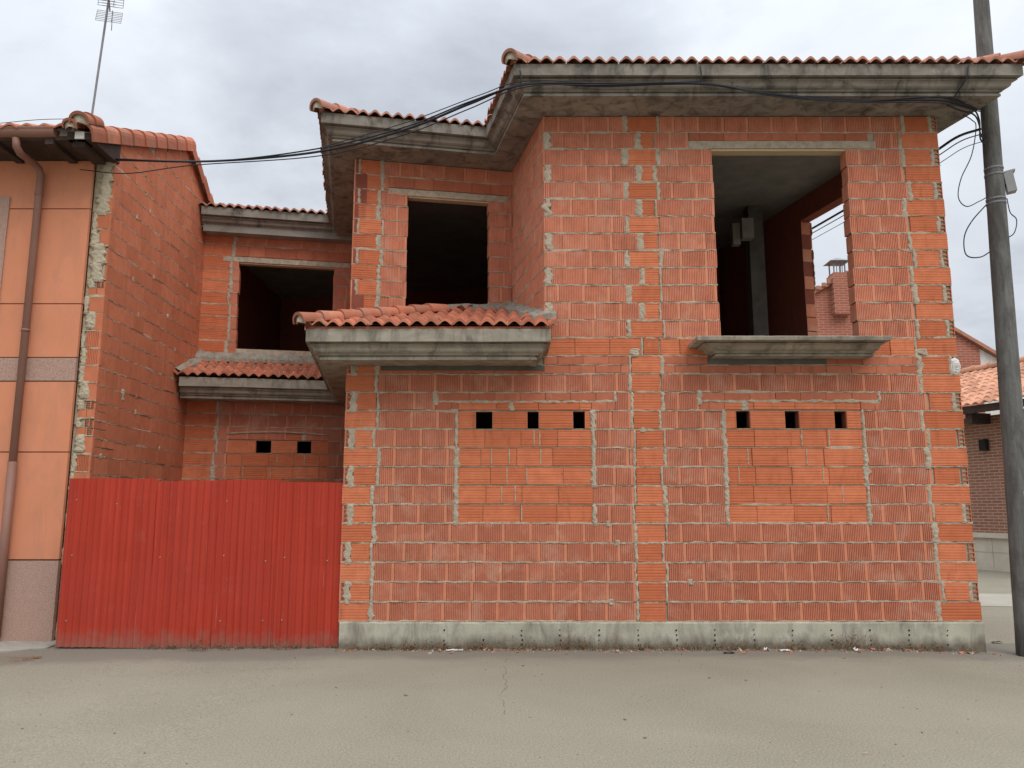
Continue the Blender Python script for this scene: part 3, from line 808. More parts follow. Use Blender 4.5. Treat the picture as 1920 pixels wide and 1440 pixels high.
tiles('canopy_roof', Lp[0] + Vector((.02, 0)), Lp[1], zc + .10, .42, 1.9, house, 'tile', clip=clip, ext=(.1, .6), course=.21)
mb = MB()
A = Lp[2] - hipd * .07
tw = (9.05 - A.y) + .1
hip_tiles(mb, (A.x, A.y, zc + .045 - SL * .07), (A.x + hipd.x * 1.62, A.y + hipd.y * 1.62, zc + .045 + SL * 1.55), .078, .25)
mb.build('hip_tiles', ['tile', 'mortar'], house)
mb = MB()
def zr(P): return zc + SL * max(0, (P[1] - Lp[2].y))
lcw = Wall(LC, IC)
ptsF = [lcw.p(s, 0, 0) for s in (.85, 1.1, 1.4, 1.7, lcw.L)]
flashing(mb, [(p.x, p.y, zr(p) + .035) for p in ptsF], .09, .06, 0, 3)
mb.build('mortar_flashing', 'flash', house); mb = MB()
flashing(mb, [(x, y, zr((x, y)) + .03) for (x, y) in ((-.02, 9.36), (.16, 8.7), (.32, 8.02), (.33, 7.99), (.46, 7.98))], .11, .08, 0, 8)
mb.build('mortar_flashing', 'flash', house); mb = MB()
rw = Wall(RL, RR)
def zr2(p): 
    ee = (Lp[1] - Lp[0]).normalized(); u2 = Vector((-ee.y, ee.x)); return zc + .10 + .42 * max(0, (Vector(p.xy) - Lp[0]).dot(u2))
ptsR = [rw.p(s, 0, 0) for s in (0.0, .5, 1.0, 1.5, rw.L)]
flashing(mb, [(p.x, p.y, zr2(p) + .03) for p in ptsR], .11, .13, 0, 5)
mb.build('mortar_flashing', 'flash', house); mb = MB()
pl = [Vector((-4.68, y, 0)) for y in (10.82, 11.1, 11.35, 11.58)]
flashing(mb, [(p.x, p.y, zr2(p) + .03) for p in pl], .09, .06, 0, 6)
mb.build('mortar_flashing', 'flash', house)
# clay board strip between canopy tiles and fascia
mb = MB(); mb.box(((Lp[2].x + Lp[3].x) / 2, 7.60, 3.076), (Lp[3].x - Lp[2].x - .06, .26, .022)); mb.build('eave_board', 'smooth', house)

# ------------------------------------------------------------------ neighbour house on the left
nb = thing('plastered_house', (-6.5, 9.5, 0), 'orange plastered house on the left with brown downpipe, stone base and bare brick side wall', 'house')
NX, NY = -4.655, 8.75; PX = -4.885; NYF = 8.70
mb = MB()
zs = [.80, 1.96, 2.75]; zs2 = [3.02, 3.64, 4.77, 5.36]
for zz in (zs, zs2):
    for a, b in zip(zz, zz[1:]): mb.box(((PX - 9.5) / 2, NYF + .02, (a + b) / 2), (9.5 + PX, .04, b - a - .012), 0)
mb.box(((PX - .03 - 9.5) / 2, NYF + .09, 2.65), (9.5 + PX - .03, .11, 5.5), 1)
mb.build('plaster_wall', ['plaster', 'groove'], nb)
mb = MB(); mb.box(((PX + .006 - 9.5) / 2, NYF + .012, .34), (9.5 + PX + .006, .055, .90)); mb.build('stone_base', 'granite', nb)
mb = MB(); mb.box(((PX - 9.5) / 2, NYF + .018, 2.885), (9.5 + PX, .046, .258)); mb.build('stone_band', 'granite', nb)
mb = MB(); sx = at(18, 372, 8.68).x
mb.box((sx - .14, NYF + .012, 4.15), (.28, .06, 1.52)); mb.box((sx - .9, NYF + .010, 4.78), (1.24, .06, .26)); mb.build('window_surround', 'granite', nb)
# bare edge strip between plaster and side wall: foam, bricks and lumps
w = Wall((PX, NY), (NX, NY)); w.core(-.1, 5.62, .12, [], 0, w.L - .03)
kinds = 'BBBBBBBBBVM' + 'eEMBVVMBEFF' + 'HBFFFFBBB'
z = -.06; sw = w.L
for i, kd in enumerate(kinds[:29]):
    h = .2; zt = min(z + h, 5.62)
    if kd == 'F': 
        w.blob(sw * rnd(.46, .54), z - .03, zt + .03, sw * rnd(.52, .74), .013)
        if random.random() < .4: w.brick(sw * .6, sw + .003, z + .05, zt, 'P', .05, m=2)
    elif kd == 'M': w.brick(sw * .45, sw + .003, z, zt, 'P', .05, m=2); w.blob(sw * .42, z + .02, zt + .02, sw * .5, .012)
    elif kd == 'H': w.brick(sw * .5, sw + .003, z, zt, 'P', .05, m=2); w.blob(sw * .25, z, zt, sw * .4, .012)
    elif kd in 'eE':
        w.brick(.04, sw * .6, z, z + .1, 'P', .05, m=2); w.brick(sw * .52, sw + .004, z + .1, zt, 'E'); w.brick(sw * .3, sw + .004, z, z + .1, 'E') if kd == 'e' else w.brick(sw * .6, sw, z, z + .1, 'P', .05, m=2)
        w.blob(sw * .25, z + .09, zt, sw * .34, .012)
    else: w.brick(rnd(.03, .07), sw + .004, z, zt, 'V' if kd == 'V' else 'P', .05, m=2); w.blob(rnd(.02, .05), z - .01, zt, rnd(.03, .07), .012)
    w.bed(.03, sw, z, .008, .005)
    z += h
o = w.mb.build('broken_corner', ['neigh_brick', 'neigh_brick', 'neigh_brick', 'foam', 'hole', 'inner', 'neigh_brick'], nb)
# side wall (party wall) of long smooth bricks, gable shaped
w = Wall((NX, NY), (-4.73, 13.2))
RIDGE = (10.72, 6.52); GE = 5.63
def gtop(y): return GE + (RIDGE[1] - GE) * (y - 8.75) / (RIDGE[0] - 8.75) if y < RIDGE[0] else RIDGE[1] - .62 * (y - RIDGE[0])
k = 0; z = -.08
V = [w.p(0, -.1, -.008), w.p(w.L, -.1, -.008), w.p(w.L, gtop(13.2), -.008), w.p(RIDGE[0] - 8.75, RIDGE[1], -.008), w.p(0, GE, -.008)]
w.mb.add(V, [(0, 1, 2, 3, 4)], 3)
while z < 6.5:
    a = 0 + 0; x = -rnd(0, .2)
    zt = z + .2
    small = 1.9 < z < 2.35
    while x < w.L:
        bw = rnd(.27, .31); x0, x1 = max(0, x), min(w.L, x + bw)
        if gtop(8.75 + (x0 + x1) / 2) > zt - .06 and x1 - x0 > .03:
            if small and x1 < .55:
                w.brick(x0, (x0 + x1) / 2, z, z + .1, 'P', .02, m=2); w.brick((x0 + x1) / 2, x1, z, z + .1, 'P', .02, m=2); w.brick(x0, x1, z + .1, zt, 'P', .02, m=2)
            else: w.brick(x0, x1, z, zt, 'P', .02, m=2, gap=.0012)
        x += bw
    e = w.L if z < gtop(13.2) else min(w.L, 4.0)
    ya = 0
    if z > GE:
        ya = (z - GE) / (RIDGE[1] - GE) * (RIDGE[0] - 8.75) + .03; e = min(w.L, RIDGE[0] - 8.75 + (RIDGE[1] - z) / .62 - .03)
    if e > ya + .05 and z < RIDGE[1] - .12: w.bed(ya, e, z, .0085, .004)
    if random.random() < .6 and z < 5.5: w.blob(rnd(.1, 2.4), z - .02, z + .04, .04, .006)
    z += .2
w.blob(.62, 2.62, 2.76, .10, .01)
w.mb.build('side_wall', ['neigh_brick', 'striped', 'neigh_brick', 'mortar', 'hole', 'inner', 'neigh_brick'], nb)
# body behind the facade
mb = MB(); mb.box(((-4.9 - 9.5) / 2, 10.95, 2.6), (4.6, 4.2, 5.3)); mb.build('inner_body', 'mortar', nb)
# eave soffit, gutter, roof
mb = MB(); mb.box((-7.2, 8.44, 5.385), (4.75, .52, .05)); 
for i in range(5): mb.box((-5.1 - i * .62, 8.42, 5.345), (.09, .5, .07))
mb.box((-4.80, 8.45, 5.36), (.14, .46, .12)); mb.hexa([Vector(p) for p in ((-4.90, 8.16, 5.36), (-4.90, 8.16, 5.45), (-4.90, 8.80, 5.36), (-4.90, 8.80, 5.72), (-4.635, 8.16, 5.36), (-4.635, 8.16, 5.43), (-4.635, 8.80, 5.36), (-4.635, 8.80, 5.70))])
mb.build('eave_timber', 'wood_dark', nb)
mb = MB(); pr = []
GZ = 5.455
for i in range(13):
    a = R(180 + 15 * i); pr.append((8.17 + .062 * math.cos(a), GZ + .068 * math.sin(a)))
pr = [(8.108, GZ + .03), (8.100, GZ + .03), (8.100, GZ + .015)] + pr + [(8.235, GZ + .03)]
mb.grid([[(x, y, z) for (y, z) in pr] for x in (-9.5, -5.03)]); mb.add([(-5.03, y, z) for (y, z) in pr], [tuple(range(len(pr)))])
mb.build('gutter', 'brown', nb, solid=.004)
mb = MB(); q = at(75, 335, 8.62)
mb.tube([at(30, 262, 8.17) + Vector((0, 0, .02)), at(31, 275, 8.18), at(38, 288, 8.24), at(60, 303, 8.5), at(73, 316, 8.6), (q.x, 8.63, 5.15), (q.x, 8.63, .0)], .040, 12)
for z in (4.9, 3.3, 1.7): mb.tube([(q.x, 8.63, z), (q.x, 8.63, z + .03)], .046, 12)
mb.tube([(q.x, 8.63, 0), (q.x, 8.63, 1.85)], .047, 12)
mb.build('downpipe', 'brown', nb, smooth=True)
tiles('tile_roof', (-9.5, 8.13), (-4.80, 8.13), 5.47, .45, 2.6, nb, 'tile', pitch=.19, h=.05, course=.29)
# verge tiles along the gable
mb = MB()
def verge(A, B, n, flip=1):
    A, B = Vector(A), Vector(B); d = (B - A); L = d.length / n; d.normalize(); out = Vector((1, 0, 0)); up = Vector((0, -d.z, d.y)) * (1 if d.y > 0 else -1)
    for i in range(n):
        p0 = A + d * (L * i); p1 = A + d * (L * (i + 1) + .03); t = random.random(); rows = []
        for (p, s) in ((p0, -.012), (p0, .012), (p1, -.004)):
            rows.append([p + out * (o_ + (s if o_ > 0 else 0)) + up * (h_ + (s if h_ > -.05 else 0)) for (o_, h_) in ((.05, -.125), (.055, -.03), (.05, .01), (.025, .045), (-.02, .068), (-.07, .07), (-.12, .045), (-.16, .0))])
        mb.grid(rows, 0, t)
verge((NX, 8.10, 5.44), (NX, 10.78, 6.60), 9); verge((NX - .01, 10.70, 6.60), (NX - .03, 12.9, 5.25), 8)
mb.build('verge_tiles', ['tile', 'mortar'], nb)
mb = MB()   # rounded end of the verge at the eave, with its mortar
hip_tiles(mb, (NX - .06, 8.04, 5.50), (NX - .06, 8.36, 5.64), .10, .16)
hip_tiles(mb, (NX - .17, 8.06, 5.46), (NX - .17, 8.36, 5.59), .075, .16)
mb.box((NX - .10, 8.24, 5.40), (.10, .2, .08), 2)
mb.build('verge_end', ['tile', 'mortar', 'white'], nb)

# ------------------------------------------------------------------ red corrugated fence
fence = thing('corrugated_fence', (-3.1, 8.15, 0), 'red painted corrugated metal fence closing the yard between the two houses', 'fence')
fA, fB = at(105, 1213, 8.28), at(636, 1215, 8.06)
def sheet(u0, u1, zt0, zt1, d, zb=-.03):
    mb = MB(); a = fA.xy.lerp(fB.xy, u0); b = fA.xy.lerp(fB.xy, u1); e = b - a; L = e.length; e.normalize(); n = Vector((e.y, -e.x))
    pts = []; p = .0725; x = 0
    prof = [(0, 0), (.16, 0), (.28, .5), (.40, 1), (.62, 1), (.74, .5), (.86, 0)]
    while x < L:
        for (q, h) in prof:
            xx = x + q * p + .006 * nz(x * 3, d * 90)
            if xx <= L: pts.append((xx, h * (.013 + .004 * nz(x * 4, d * 70))))
        x += p
    rows = []
    for j in range(9):
        f = j / 8; row = []
        for (xx, h) in pts:
            zt = zt0 + (zt1 - zt0) * xx / L; z = zb + (zt - zb) * f
            wob = .016 * nz(xx * 1.1, z * 1.0, d * 50) + .006 * nz(xx * 4, z * 3, d * 50) 
            q = a + e * (xx + (.012 * f - .006) * 0) + n * (h + d + wob)
            row.append((q.x, q.y, z + (.006 * nz(xx * 9, 3) if j == 0 else .002 * nz(xx * 5, 8) if j == 8 else 0)))
        rows.append(row)
    mb.grid(rows)
    o = mb.build('metal_sheet', 'red', fence, solid=.0015)
    for z in (.25, .85, 1.42):
        x = .1
        while x < L - .05:
            q = a + e * (x - (x % p) + p * .5) + n * (.016 + d); zz = z + rnd(-.03, .03)
            if random.random() < .6: sw = MB(); sw.tube([(q.x, q.y, zz), (q.x + n.x * .005, q.y + n.y * .005, zz)], .006, 8); sw.build('screw', 'box', o)
            x += .42
    return o
sheet(0.0, .330, 1.655, 1.650, .018); sheet(.318, .555, 1.622, 1.632, 0); sheet(.548, .780, 1.634, 1.640, .010); sheet(.765, 1.0, 1.612, 1.603, .022)
for z in (.4, 1.45):
    mb = MB(); a, b = Vector((fA.x, fA.y + .05, z)), Vector((fB.x - .02, fB.y + .05, z)); mb.tube([a, b], .02, 4); mb.build('rail', 'steel', fence)
for f in (.02, .35, .66, .97):
    mb = MB(); p = fA.lerp(fB, f); mb.tube([(p.x, p.y + .09, -.05), (p.x, p.y + .09, 1.55)], .025, 4); mb.build('post', 'steel', fence)

# ------------------------------------------------------------------ TV antenna
an = thing('tv_antenna', at(172, 225, 9.4), 'thin leaning television antenna with grid panels on the left house roof', 'antenna')
b0 = at(170, 232, 9.4); t0 = at(205, -8, 9.4)
mb = MB(); mb.tube([b0, t0], .014, 8); mb.build('mast', 'steel', an)
ax = (t0 - b0).normalized(); sx_ = Vector((1, .25, 0)).normalized(); fwd = Vector((.45, -1, 0)).normalized()
def bars(c, wd, hh, n, tilt):
    mb = MB(); upv = (ax + fwd * tilt).normalized()
    for i in range(n):
        p = c + upv * (hh * (i / (n - 1) - .5)); mb.tube([p - sx_ * wd / 2, p + sx_ * wd / 2], .0035, 5)
    for s in (-1, 1):
        mb.tube([c + sx_ * s * wd / 2 - upv * hh / 2, c + sx_ * s * wd / 2 + upv * hh / 2], .0035, 5)
        mb.tube([c + sx_ * s * wd * .12 - upv * hh / 2, c + sx_ * s * wd * .12 + upv * hh / 2], .004, 5)
    mb.build('grid_panel', 'steel', an)
c1 = at(209, 3, 9.4); c2 = at(205, 36, 9.4)
bars(c1 + fwd * .06, .30, .19, 7, .35); bars(c2 + fwd * .06, .30, .19, 7, -.35)
mb = MB()
for (c, s) in ((at(206, 20, 9.4), 1),):
    mb.tube([c, c + fwd * .45], .009, 6)
    for i in range(6): 
        p = c + fwd * (.1 + .06 * i); mb.tube([p - sx_ * .085, p + sx_ * .085], .004, 5)
mb.tube([at(211, 20, 9.3), at(209, 57, 9.3)], .006, 6); mb.build('boom', 'steel', an)

# ------------------------------------------------------------------ utility pole
pb = Vector((4.945, 7.85, -.06)); pt = Vector((5.295, 8.10, 7.6))
pole = thing('utility_pole', pb, 'weathered grey wooden utility pole at the right corner of the house', 'pole')
mb = MB(); n = 24; pts = [pb.lerp(pt, i / n) for i in range(n + 1)]
mb.tube([p + Vector((.004 * nz(i * .6, 1), .004 * nz(i * .6, 2), 0)) for i, p in enumerate(pts)], [.115 - .040 * i / n for i in range(n + 1)], 20); mb.build('pole_shaft', 'pole', pole, smooth=True)
def on_pole(v): 
    z = at(0, v, 8.0).z; f = (z - pb.z) / (pt.z - pb.z); return pb.lerp(pt, f), (.115 - .04 * f)
for v in (318, 330, 376, 384):
    mb = MB(); p, r = on_pole(v); mb.tube([p, p + Vector((0, 0, .018))], r + .006, 16)
    mb.build('clamp_band', 'steel', pole)
p, r = on_pole(345); mb = MB(); rot = Matrix.Rotation(R(-8), 3, 'Y') @ Matrix.Rotation(R(-25), 3, 'Z')
mb.box(p + Vector((r + .05, -.03, .0)), (.085, .12, .21), 0, .5, rot); mb.box(p + Vector((r + .055, -.032, .118)), (.095, .13, .02), 0, .5, rot)
mb.box(p + Vector((r + .0, -.0, -.02)), (.06, .03, .03)); mb.build('junction_box', 'box', pole)
p, r = on_pole(930); mb = MB(); rows = []
for i in range(5):
    a = R(-95 + 9 * i); rows.append([p + Vector((math.cos(a) * (r + .003), math.sin(a) * (r + .003), dz + .012 * nz(i, dz * 40))) for dz in (-.03, -.01, .012, .035)])
mb.grid(rows); mb.build('paper_remnant', 'paper', pole)

# ------------------------------------------------------------------ cables
def smooth_path(P, n=14):
    P = [Vector(p) for p in P]; out = []
    Q = [P[0] * 2 - P[1]] + P + [P[-1] * 2 - P[-2]]
    for i in range(1, len(Q) - 2):
        a, b, c, d = Q[i - 1], Q[i], Q[i + 1], Q[i + 2]
        for j in range(n):
            t = j / n; out.append(.5 * ((2 * b) + (c - a) * t + (2 * a - 5 * b + 4 * c - d) * t * t + (3 * b - a - 3 * c + d) * t ** 3))
    out.append(P[-1]); return out
def cable(pts, r, label, group=None, name='overhead_cable', n=14):
    mb = MB(); mb.tube(smooth_path(pts, n), r, 6); o = mb.build(name, 'cable', None, smooth=True)
    return tag(o, label, 'cable', group)
main = [(215, 300, 8.72), (400, 302, 8.45), (600, 284, 8.15), (760, 243, 7.85), (880, 195, 7.6), (985, 158, 7.42), (1130, 161, 7.43), (1315, 157, 7.44), (1450, 177, 7.56), (1600, 188, 7.60), (1760, 188, 7.58), (1838, 205, 7.88)]
cable([at(*p) for p in main], .0125, 'thickest black cable swagging from the left house across the sky and along the cornice')
off = [0, 2, -4, -3, -2, 3, -3, 2, 2, 4, -4, -2]
cable([at(u, v + o - 2, Y - .012) for (u, v, Y), o in zip(main, off)], .008, 'second black cable twisted round the thickest one along the cornice')
cable([at(150, 318, 8.62), at(240, 325, 8.62), at(360, 310, 8.5)] + [at(u, v + d, Y - .015) for (u, v, Y), d in zip(main[2:], (8, 9, 9, 5, -2, -2, 3, 3, 5, 4))], .006, 'thin black cable drooping lowest below the bundle from the left house')
cable([at(600, 277, 8.15), at(760, 230, 7.85), at(900, 178, 7.55), at(985, 152, 7.40), at(1140, 156, 7.42), at(1315, 152, 7.43)], .005, 'thin black cable running just above the bundle to the cornice corner')
cable([at(0, 231, 9.0), at(80, 224, 9.1), at(168, 223, 9.3)], .004, 'hair-thin wire over the left roof to the antenna foot')
# ties round the cornice
for (u, v0, v1, Y0, Y1, w_) in ((975, 132, 160, 7.43, 7.43, 'at the left corner of the main cornice'), (1313, 124, 160, 7.43, 7.45, 'at the middle of the main cornice')):
    cable([at(u, v0, Y0), at(u + 2, (v0 + v1) / 2, Y0 - .01), at(u + 1, v1, Y1)], .007, 'short black tie hanging down ' + w_, name='cable_tie', n=5)
cable([at(1816, 122, 7.43), at(1812, 145, 7.42), at(1797, 170, 7.5), at(1784, 190, 7.58)], .007, 'short black cable slanting down the right end of the cornice', name='cable_tie', n=6)
# the bundle turning back along the hidden flank
side = [(5.02, 7.92, 5.36), (4.80, 7.98, 5.30), (4.69, 8.3, 5.26), (4.47, 9.3, 5.21), (4.14, 10.7, 5.20), (3.5, 13.5, 5.22)]
cable(side, .014, 'thick black cable running back along the right flank, seen through the big opening')
cable([(x + .03, y, z - .05) for x, y, z in side], .006, 'thin black cable under the thick one along the right flank')
cable([(x + .05, y, z - .13) for x, y, z in side], .004, 'lowest thin wire along the right flank below the pole knot')
for i, (d, lb) in enumerate((((0, 0), 'upper black cable curling from the cornice knot to the pole'), ((6, 9), 'lower black cable curling from the cornice knot to the pole'))):
    cable([at(1770 + d[0], 188 + d[1], 7.62), at(1800, 198 + d[1], 7.75), at(1826, 206 + d[1], 7.86), at(1836, 225 + d[1], 7.9), at(1838, 250 + d[1], 7.9), at(1846, 262 + d[1], 7.92)], .009, lb)
cable([at(1806, 215, 7.8), at(1822, 225, 7.82), at(1830, 238, 7.85), at(1822, 290, 7.85), at(1802, 335, 7.85), at(1797, 370, 7.85), at(1812, 387, 7.87), at(1835, 378, 7.9), at(1850, 370, 7.92)], .0055, 'black cable loop hanging left of the pole, the upper one')
cable([at(1850, 383, 7.88), at(1822, 415, 7.86), at(1808, 445, 7.86), at(1812, 478, 7.86), at(1838, 482, 7.88), at(1862, 468, 7.92)], .0065, 'black cable loop hanging left of the pole, the lower one')
cable([at(1888, 372, 7.9), at(1894, 398, 7.9), at(1906, 412, 7.9), at(1902, 436, 7.9), at(1888, 447, 7.94)], .0055, 'black cable loop on the right side of the pole below the box')

# ------------------------------------------------------------------ buildings on the right
def tinybrick(name, c1, c2, mo, sx=1.0):
    def f(g, co):
        s = g.nt.nodes.new('ShaderNodeSeparateXYZ'); g.l(co, s.inputs[0]); c = g.nt.nodes.new('ShaderNodeCombineXYZ'); g.l(s.outputs[0], c.inputs[0]); g.l(s.outputs[2], c.inputs[1])
        b = g.nt.nodes.new('ShaderNodeTexBrick'); g.l(c.outputs[0], b.inputs['Vector'])
        b.inputs['Color1'].default_value = (*c1, 1); b.inputs['Color2'].default_value = (*c2, 1); b.inputs['Mortar'].default_value = (*mo, 1)
        b.inputs['Scale'].default_value = 1; b.inputs['Brick Width'].default_value = .26 * sx; b.inputs['Row Height'].default_value = .07 * sx
        b.inputs['Mortar Size'].default_value = .012 * sx; b.inputs['Bias'].default_value = 0
        n = g.noise(co, 1.5, 5); return g.mix(g.math('MULTIPLY', n, .35), b.outputs['Color'], tuple(x * .6 for x in c2)), g.bump(b.outputs['Fac'], .5, -.01)
    return material(name, f)
M['brickA'] = tinybrick('brown_facing_brick', (.24, .105, .07), (.34, .155, .10), (.44, .31, .23))
M['brickB'] = tinybrick('red_facing_brick', (.33, .10, .065), (.40, .13, .085), (.45, .25, .18), 1.3)
M['tile_pale'] = plain('pale_roman_tile', (.54, .25, .15), (.66, .35, .23), 4, .3, 30, .004, stain=((.40, .24, .17), .5), toned=True)

sh = thing('brick_outbuilding', (11.3, 18, 0), 'low brown brick building with pale tiled roof and stone base across the side street', 'building')
A = Vector((10.05, 21.4)); B = Vector((12.7, 14.0)); e = (B - A).normalized(); ang = math.atan2(e.y, e.x); L = (B - A).length
def loc_obj(mb, name, mats, parent):
    o = mb.build(name, mats, None); o.location = (A.x, A.y, 0); o.rotation_euler = (0, 0, ang)
    o.parent = parent; o.matrix_parent_inverse = Matrix.Translation(-Vector(parent.location)); return o
mb = MB(); mb.box((L / 2, 3.0, 1.75), (L, 6.0, 3.5)); loc_obj(mb, 'brick_wall', 'brickA', sh)
mb = MB(); mb.box((L / 2, -.03, .30), (L, .12, .78))
for i in range(9): mb.box((i * .9 + .4, -.092, .35), (.012, .006, .66), 1)
mb.box((L / 2, -.092, .36), (L, .006, .012), 1); loc_obj(mb, 'stone_base', ['stone', 'mortar'], sh)
mb = MB(); mb.box((L / 2, -.06, .74), (L, .20, .11)); loc_obj(mb, 'stone_coping', 'stone', sh)
mb = MB(); mb.box((L / 2, -.62, 3.60), (L, .05, .17)); mb.box((L / 2, -.30, 3.62), (L, .62, .04))
for i in range(9): mb.box((.35 + i * .95, -.28, 3.42), (.17, .6, .24))
loc_obj(mb, 'eave_timber', 'wood_dark', sh)
for s in (3.1, 4.4):
    mb = MB(); mb.box((s, -.05, 2.82), (.17, .14, .26)); loc_obj(mb, 'wall_lamp', 'dark', sh)
E0 = A + Vector((e.y, -e.x)) * .68; E1 = B + Vector((e.y, -e.x)) * .68
tiles('tile_roof', E0, E1, 3.70, .40, 3.7, sh, 'tile_pale', pitch=.235, h=.06, course=.36)
mb = MB(); u2 = Vector((-e.y, e.x)); r0 = E0 + u2 * 3.6; r1 = E1 + u2 * 3.6
hip_tiles(mb, (r1.x, r1.y, 3.74 + .40 * 3.6), (r0.x, r0.y, 3.74 + .40 * 3.6), .13, .4); mb.build('ridge_tiles', ['tile_pale', 'mortar'], sh)

gh = thing('gabled_brick_house', (12.2, 28, 0), 'tall red brick gabled house with capped chimney standing farther back', 'house')
GYY = 28.0; pk = at(1600, 512, GYY); le = at(1430, 602, GYY); re = at(1836, 651, GYY); rf = at(1880, 676, GYY)
mb = MB(); 
V = [(le.x, GYY, 0), (re.x, GYY, 0), (re.x, GYY, re.z), (pk.x, GYY, pk.z), (le.x, GYY, le.z)]
V2 = [(x, y + 7, z) for x, y, z in V]
mb.add(V + V2, [(0, 1, 2, 3, 4), (9, 8, 7, 6, 5), (0, 5, 6, 1), (1, 6, 7, 2), (4, 9, 5, 0), (2, 7, 8, 3), (3, 8, 9, 4)]); mb.build('gable_wall', 'brickB', gh)
mb = MB(); mb.hexa([Vector((x, y, z)) for x in (re.x + .002, rf.x) for y in (GYY + .05, GYY + 6.8) for z in (2.0, (re.z if x < rf.x - .01 else rf.z) - .02)]); mb.build('side_wing', 'white', gh)
mb = MB()
def slab(a, b):
    d = Vector((0, 7.3, 0)); t = Vector((0, 0, .14)); f = Vector((0, -.15, 0))
    mb.hexa([a + f, a + f + t, a + d, a + d + t, b + f, b + f + t, b + d, b + d + t])
slab(pk, Vector((rf.x, GYY, rf.z))); slab(le, pk)
n_ = 16
for i in range(n_):
    p = le.lerp(pk, (i + .5) / n_); mb.box((p.x, GYY - .16, p.z + .13), (.13, .1, .14))
mb.build('roof', 'tile_old', gh)
mb = MB(); ch = at(1578, 535, 27.7); ct = at(1578, 513, 27.7)
mb.box((ch.x, 28.0, ct.z - .75), (.58, .6, 1.5)); mb.box((ch.x, 28.0, ct.z + .03), (.48, .5, .08)); co_ = mb.build('chimney', 'brickB', gh)
mb = MB()
for sx2 in (-1, 1):
    for sy in (-1, 1): mb.box((ch.x + sx2 * .2, 28 + sy * .2, ct.z + .29), (.04, .04, .44))
for q in (-.1, 0, .1): mb.box((ch.x + q, 27.79, ct.z + .27), (.025, .025, .40))
Z = ct.z + .49; s_ = .37
mb.add([(ch.x - s_, 28 - s_, Z), (ch.x + s_, 28 - s_, Z), (ch.x + s_, 28 + s_, Z), (ch.x - s_, 28 + s_, Z), (ch.x, 28, Z + .2)], [(3, 2, 1, 0), (0, 1, 4), (1, 2, 4), (2, 3, 4), (3, 0, 4)])
cc = mb.build('chimney_cap', 'steel', co_)

# ------------------------------------------------------------------ ground
def gz(x, y):
    z = 0
    if x < -1.7: z -= .055 * min(1, (-1.7 - x) / 3)
    if x > 3.8: z -= .05 * min(1, (x - 3.8) / 1.2)
    return z
def road_mat(g, co):
    n1 = g.noise(co, .55, 6, .6, .5); n2 = g.noise(co, 75, 5, .75); n3 = g.noise(co, 7, 6, .7)
    c = g.mix(g.ramp(n1, [(.3, 0), (.7, 1)]), (.212, .190, .140), (.268, .241, .180))
    c = g.mix(g.math('MULTIPLY', g.ramp(n2, [(.50, 0), (.66, 1)]), .5), c, (.43, .40, .335))
    c = g.mix(g.math('MULTIPLY', g.ramp(n2, [(.34, 1), (.48, 0)]), .6), c, (.12, .107, .083))
    c = g.mix(g.math('MULTIPLY', g.ramp(n3, [(.5, 0), (.75, 1)]), .2), c, (.20, .18, .145))
    s = g.nt.nodes.new('ShaderNodeSeparateXYZ'); g.l(co, s.inputs[0]); x, y = s.outputs[0], s.outputs[1]
    wob = g.math('MULTIPLY_ADD', g.noise(co, 2.6, 5, .65), .5, -.25)
    def crack(fx, lo, hi, width, along):
        d = g.math('ABSOLUTE', fx); ln = g.math('LESS_THAN', d, width)
        ok = g.math('MULTIPLY', g.math('GREATER_THAN', along, lo), g.math('LESS_THAN', along, hi))
        br = g.ramp(g.noise(co, 6, 3), [(.40, 0), (.46, 1)])
        return g.math('MULTIPLY', g.math('MULTIPLY', ln, ok), br)
    k1 = crack(g.math('ADD', g.math('ADD', x, .06), g.math('MULTIPLY', wob, .35)), 5.5, 7.5, .0035, y)
    k2 = crack(g.math('ADD', g.math('SUBTRACT', g.math('SUBTRACT', y, 7.25), g.math('MULTIPLY', x, .12)), g.math('MULTIPLY', wob, .5)), -3.4, -1.4, .0035, x)
    k3 = crack(g.math('ADD', g.math('SUBTRACT', g.math('SUBTRACT', y, 7.33), g.math('MULTIPLY', g.math('POWER', g.math('SUBTRACT', x, 3.2), 2), .16)), g.math('MULTIPLY', wob, .3)), 2.2, 4.6, .004, x)
    for k in (k1, k2, k3): c = g.mix(g.math('MULTIPLY', k, .7), c, (.09, .08, .065))
    # dirty dark margin at the foot of the walls
    ed = g.math('ADD', g.math('ADD', y, g.math('MULTIPLY', wob, .9)), g.math('MULTIPLY_ADD', g.noise(co, .9, 3), .5, -.25))
    mar = g.math('MULTIPLY', g.ramp(g.math('MULTIPLY_ADD', ed, 1.0, -6.9, True), [(.46, 0), (.72, 1)]), .7)
    mar = g.math('MULTIPLY', mar, g.math('LESS_THAN', y, 8.6))
    c = g.mix(mar, c, (.165, .145, .12))
    return c, g.bump(n2, .35, .006)
mb = MB(); xs = [-400, -60, -12, -6, -4.7, -3.7, -2.7, -1.7, 0, 2, 3.8, 4.4, 5.0, 6, 12, 60, 400]; ys = [-400, -30, 0, 3, 5, 6.5, 7.5, 7.9, 8.3, 9, 12, 20, 60, 400]
mb.grid([[(x, y, gz(x, y)) for y in ys] for x in xs][::-1])
tag(mb.build('road', material('worn_asphalt', road_mat, .95)), kind='structure')
M['paving'] = plain('pale_paving', (.31, .285, .235), (.39, .36, .30), 3, .4, 80, .004)
mb = MB()
mb.poly_prism([(5.75, 11.9), (8.6, 11.5), (9.3, 13.2), (6.2, 13.7)], -.06, -.04); tag(mb.build('pavement', 'paving'), kind='structure')
M['yard'] = plain('yard_soil', (.20, .17, .13), (.30, .26, .20), 3, .6, 40, .01)
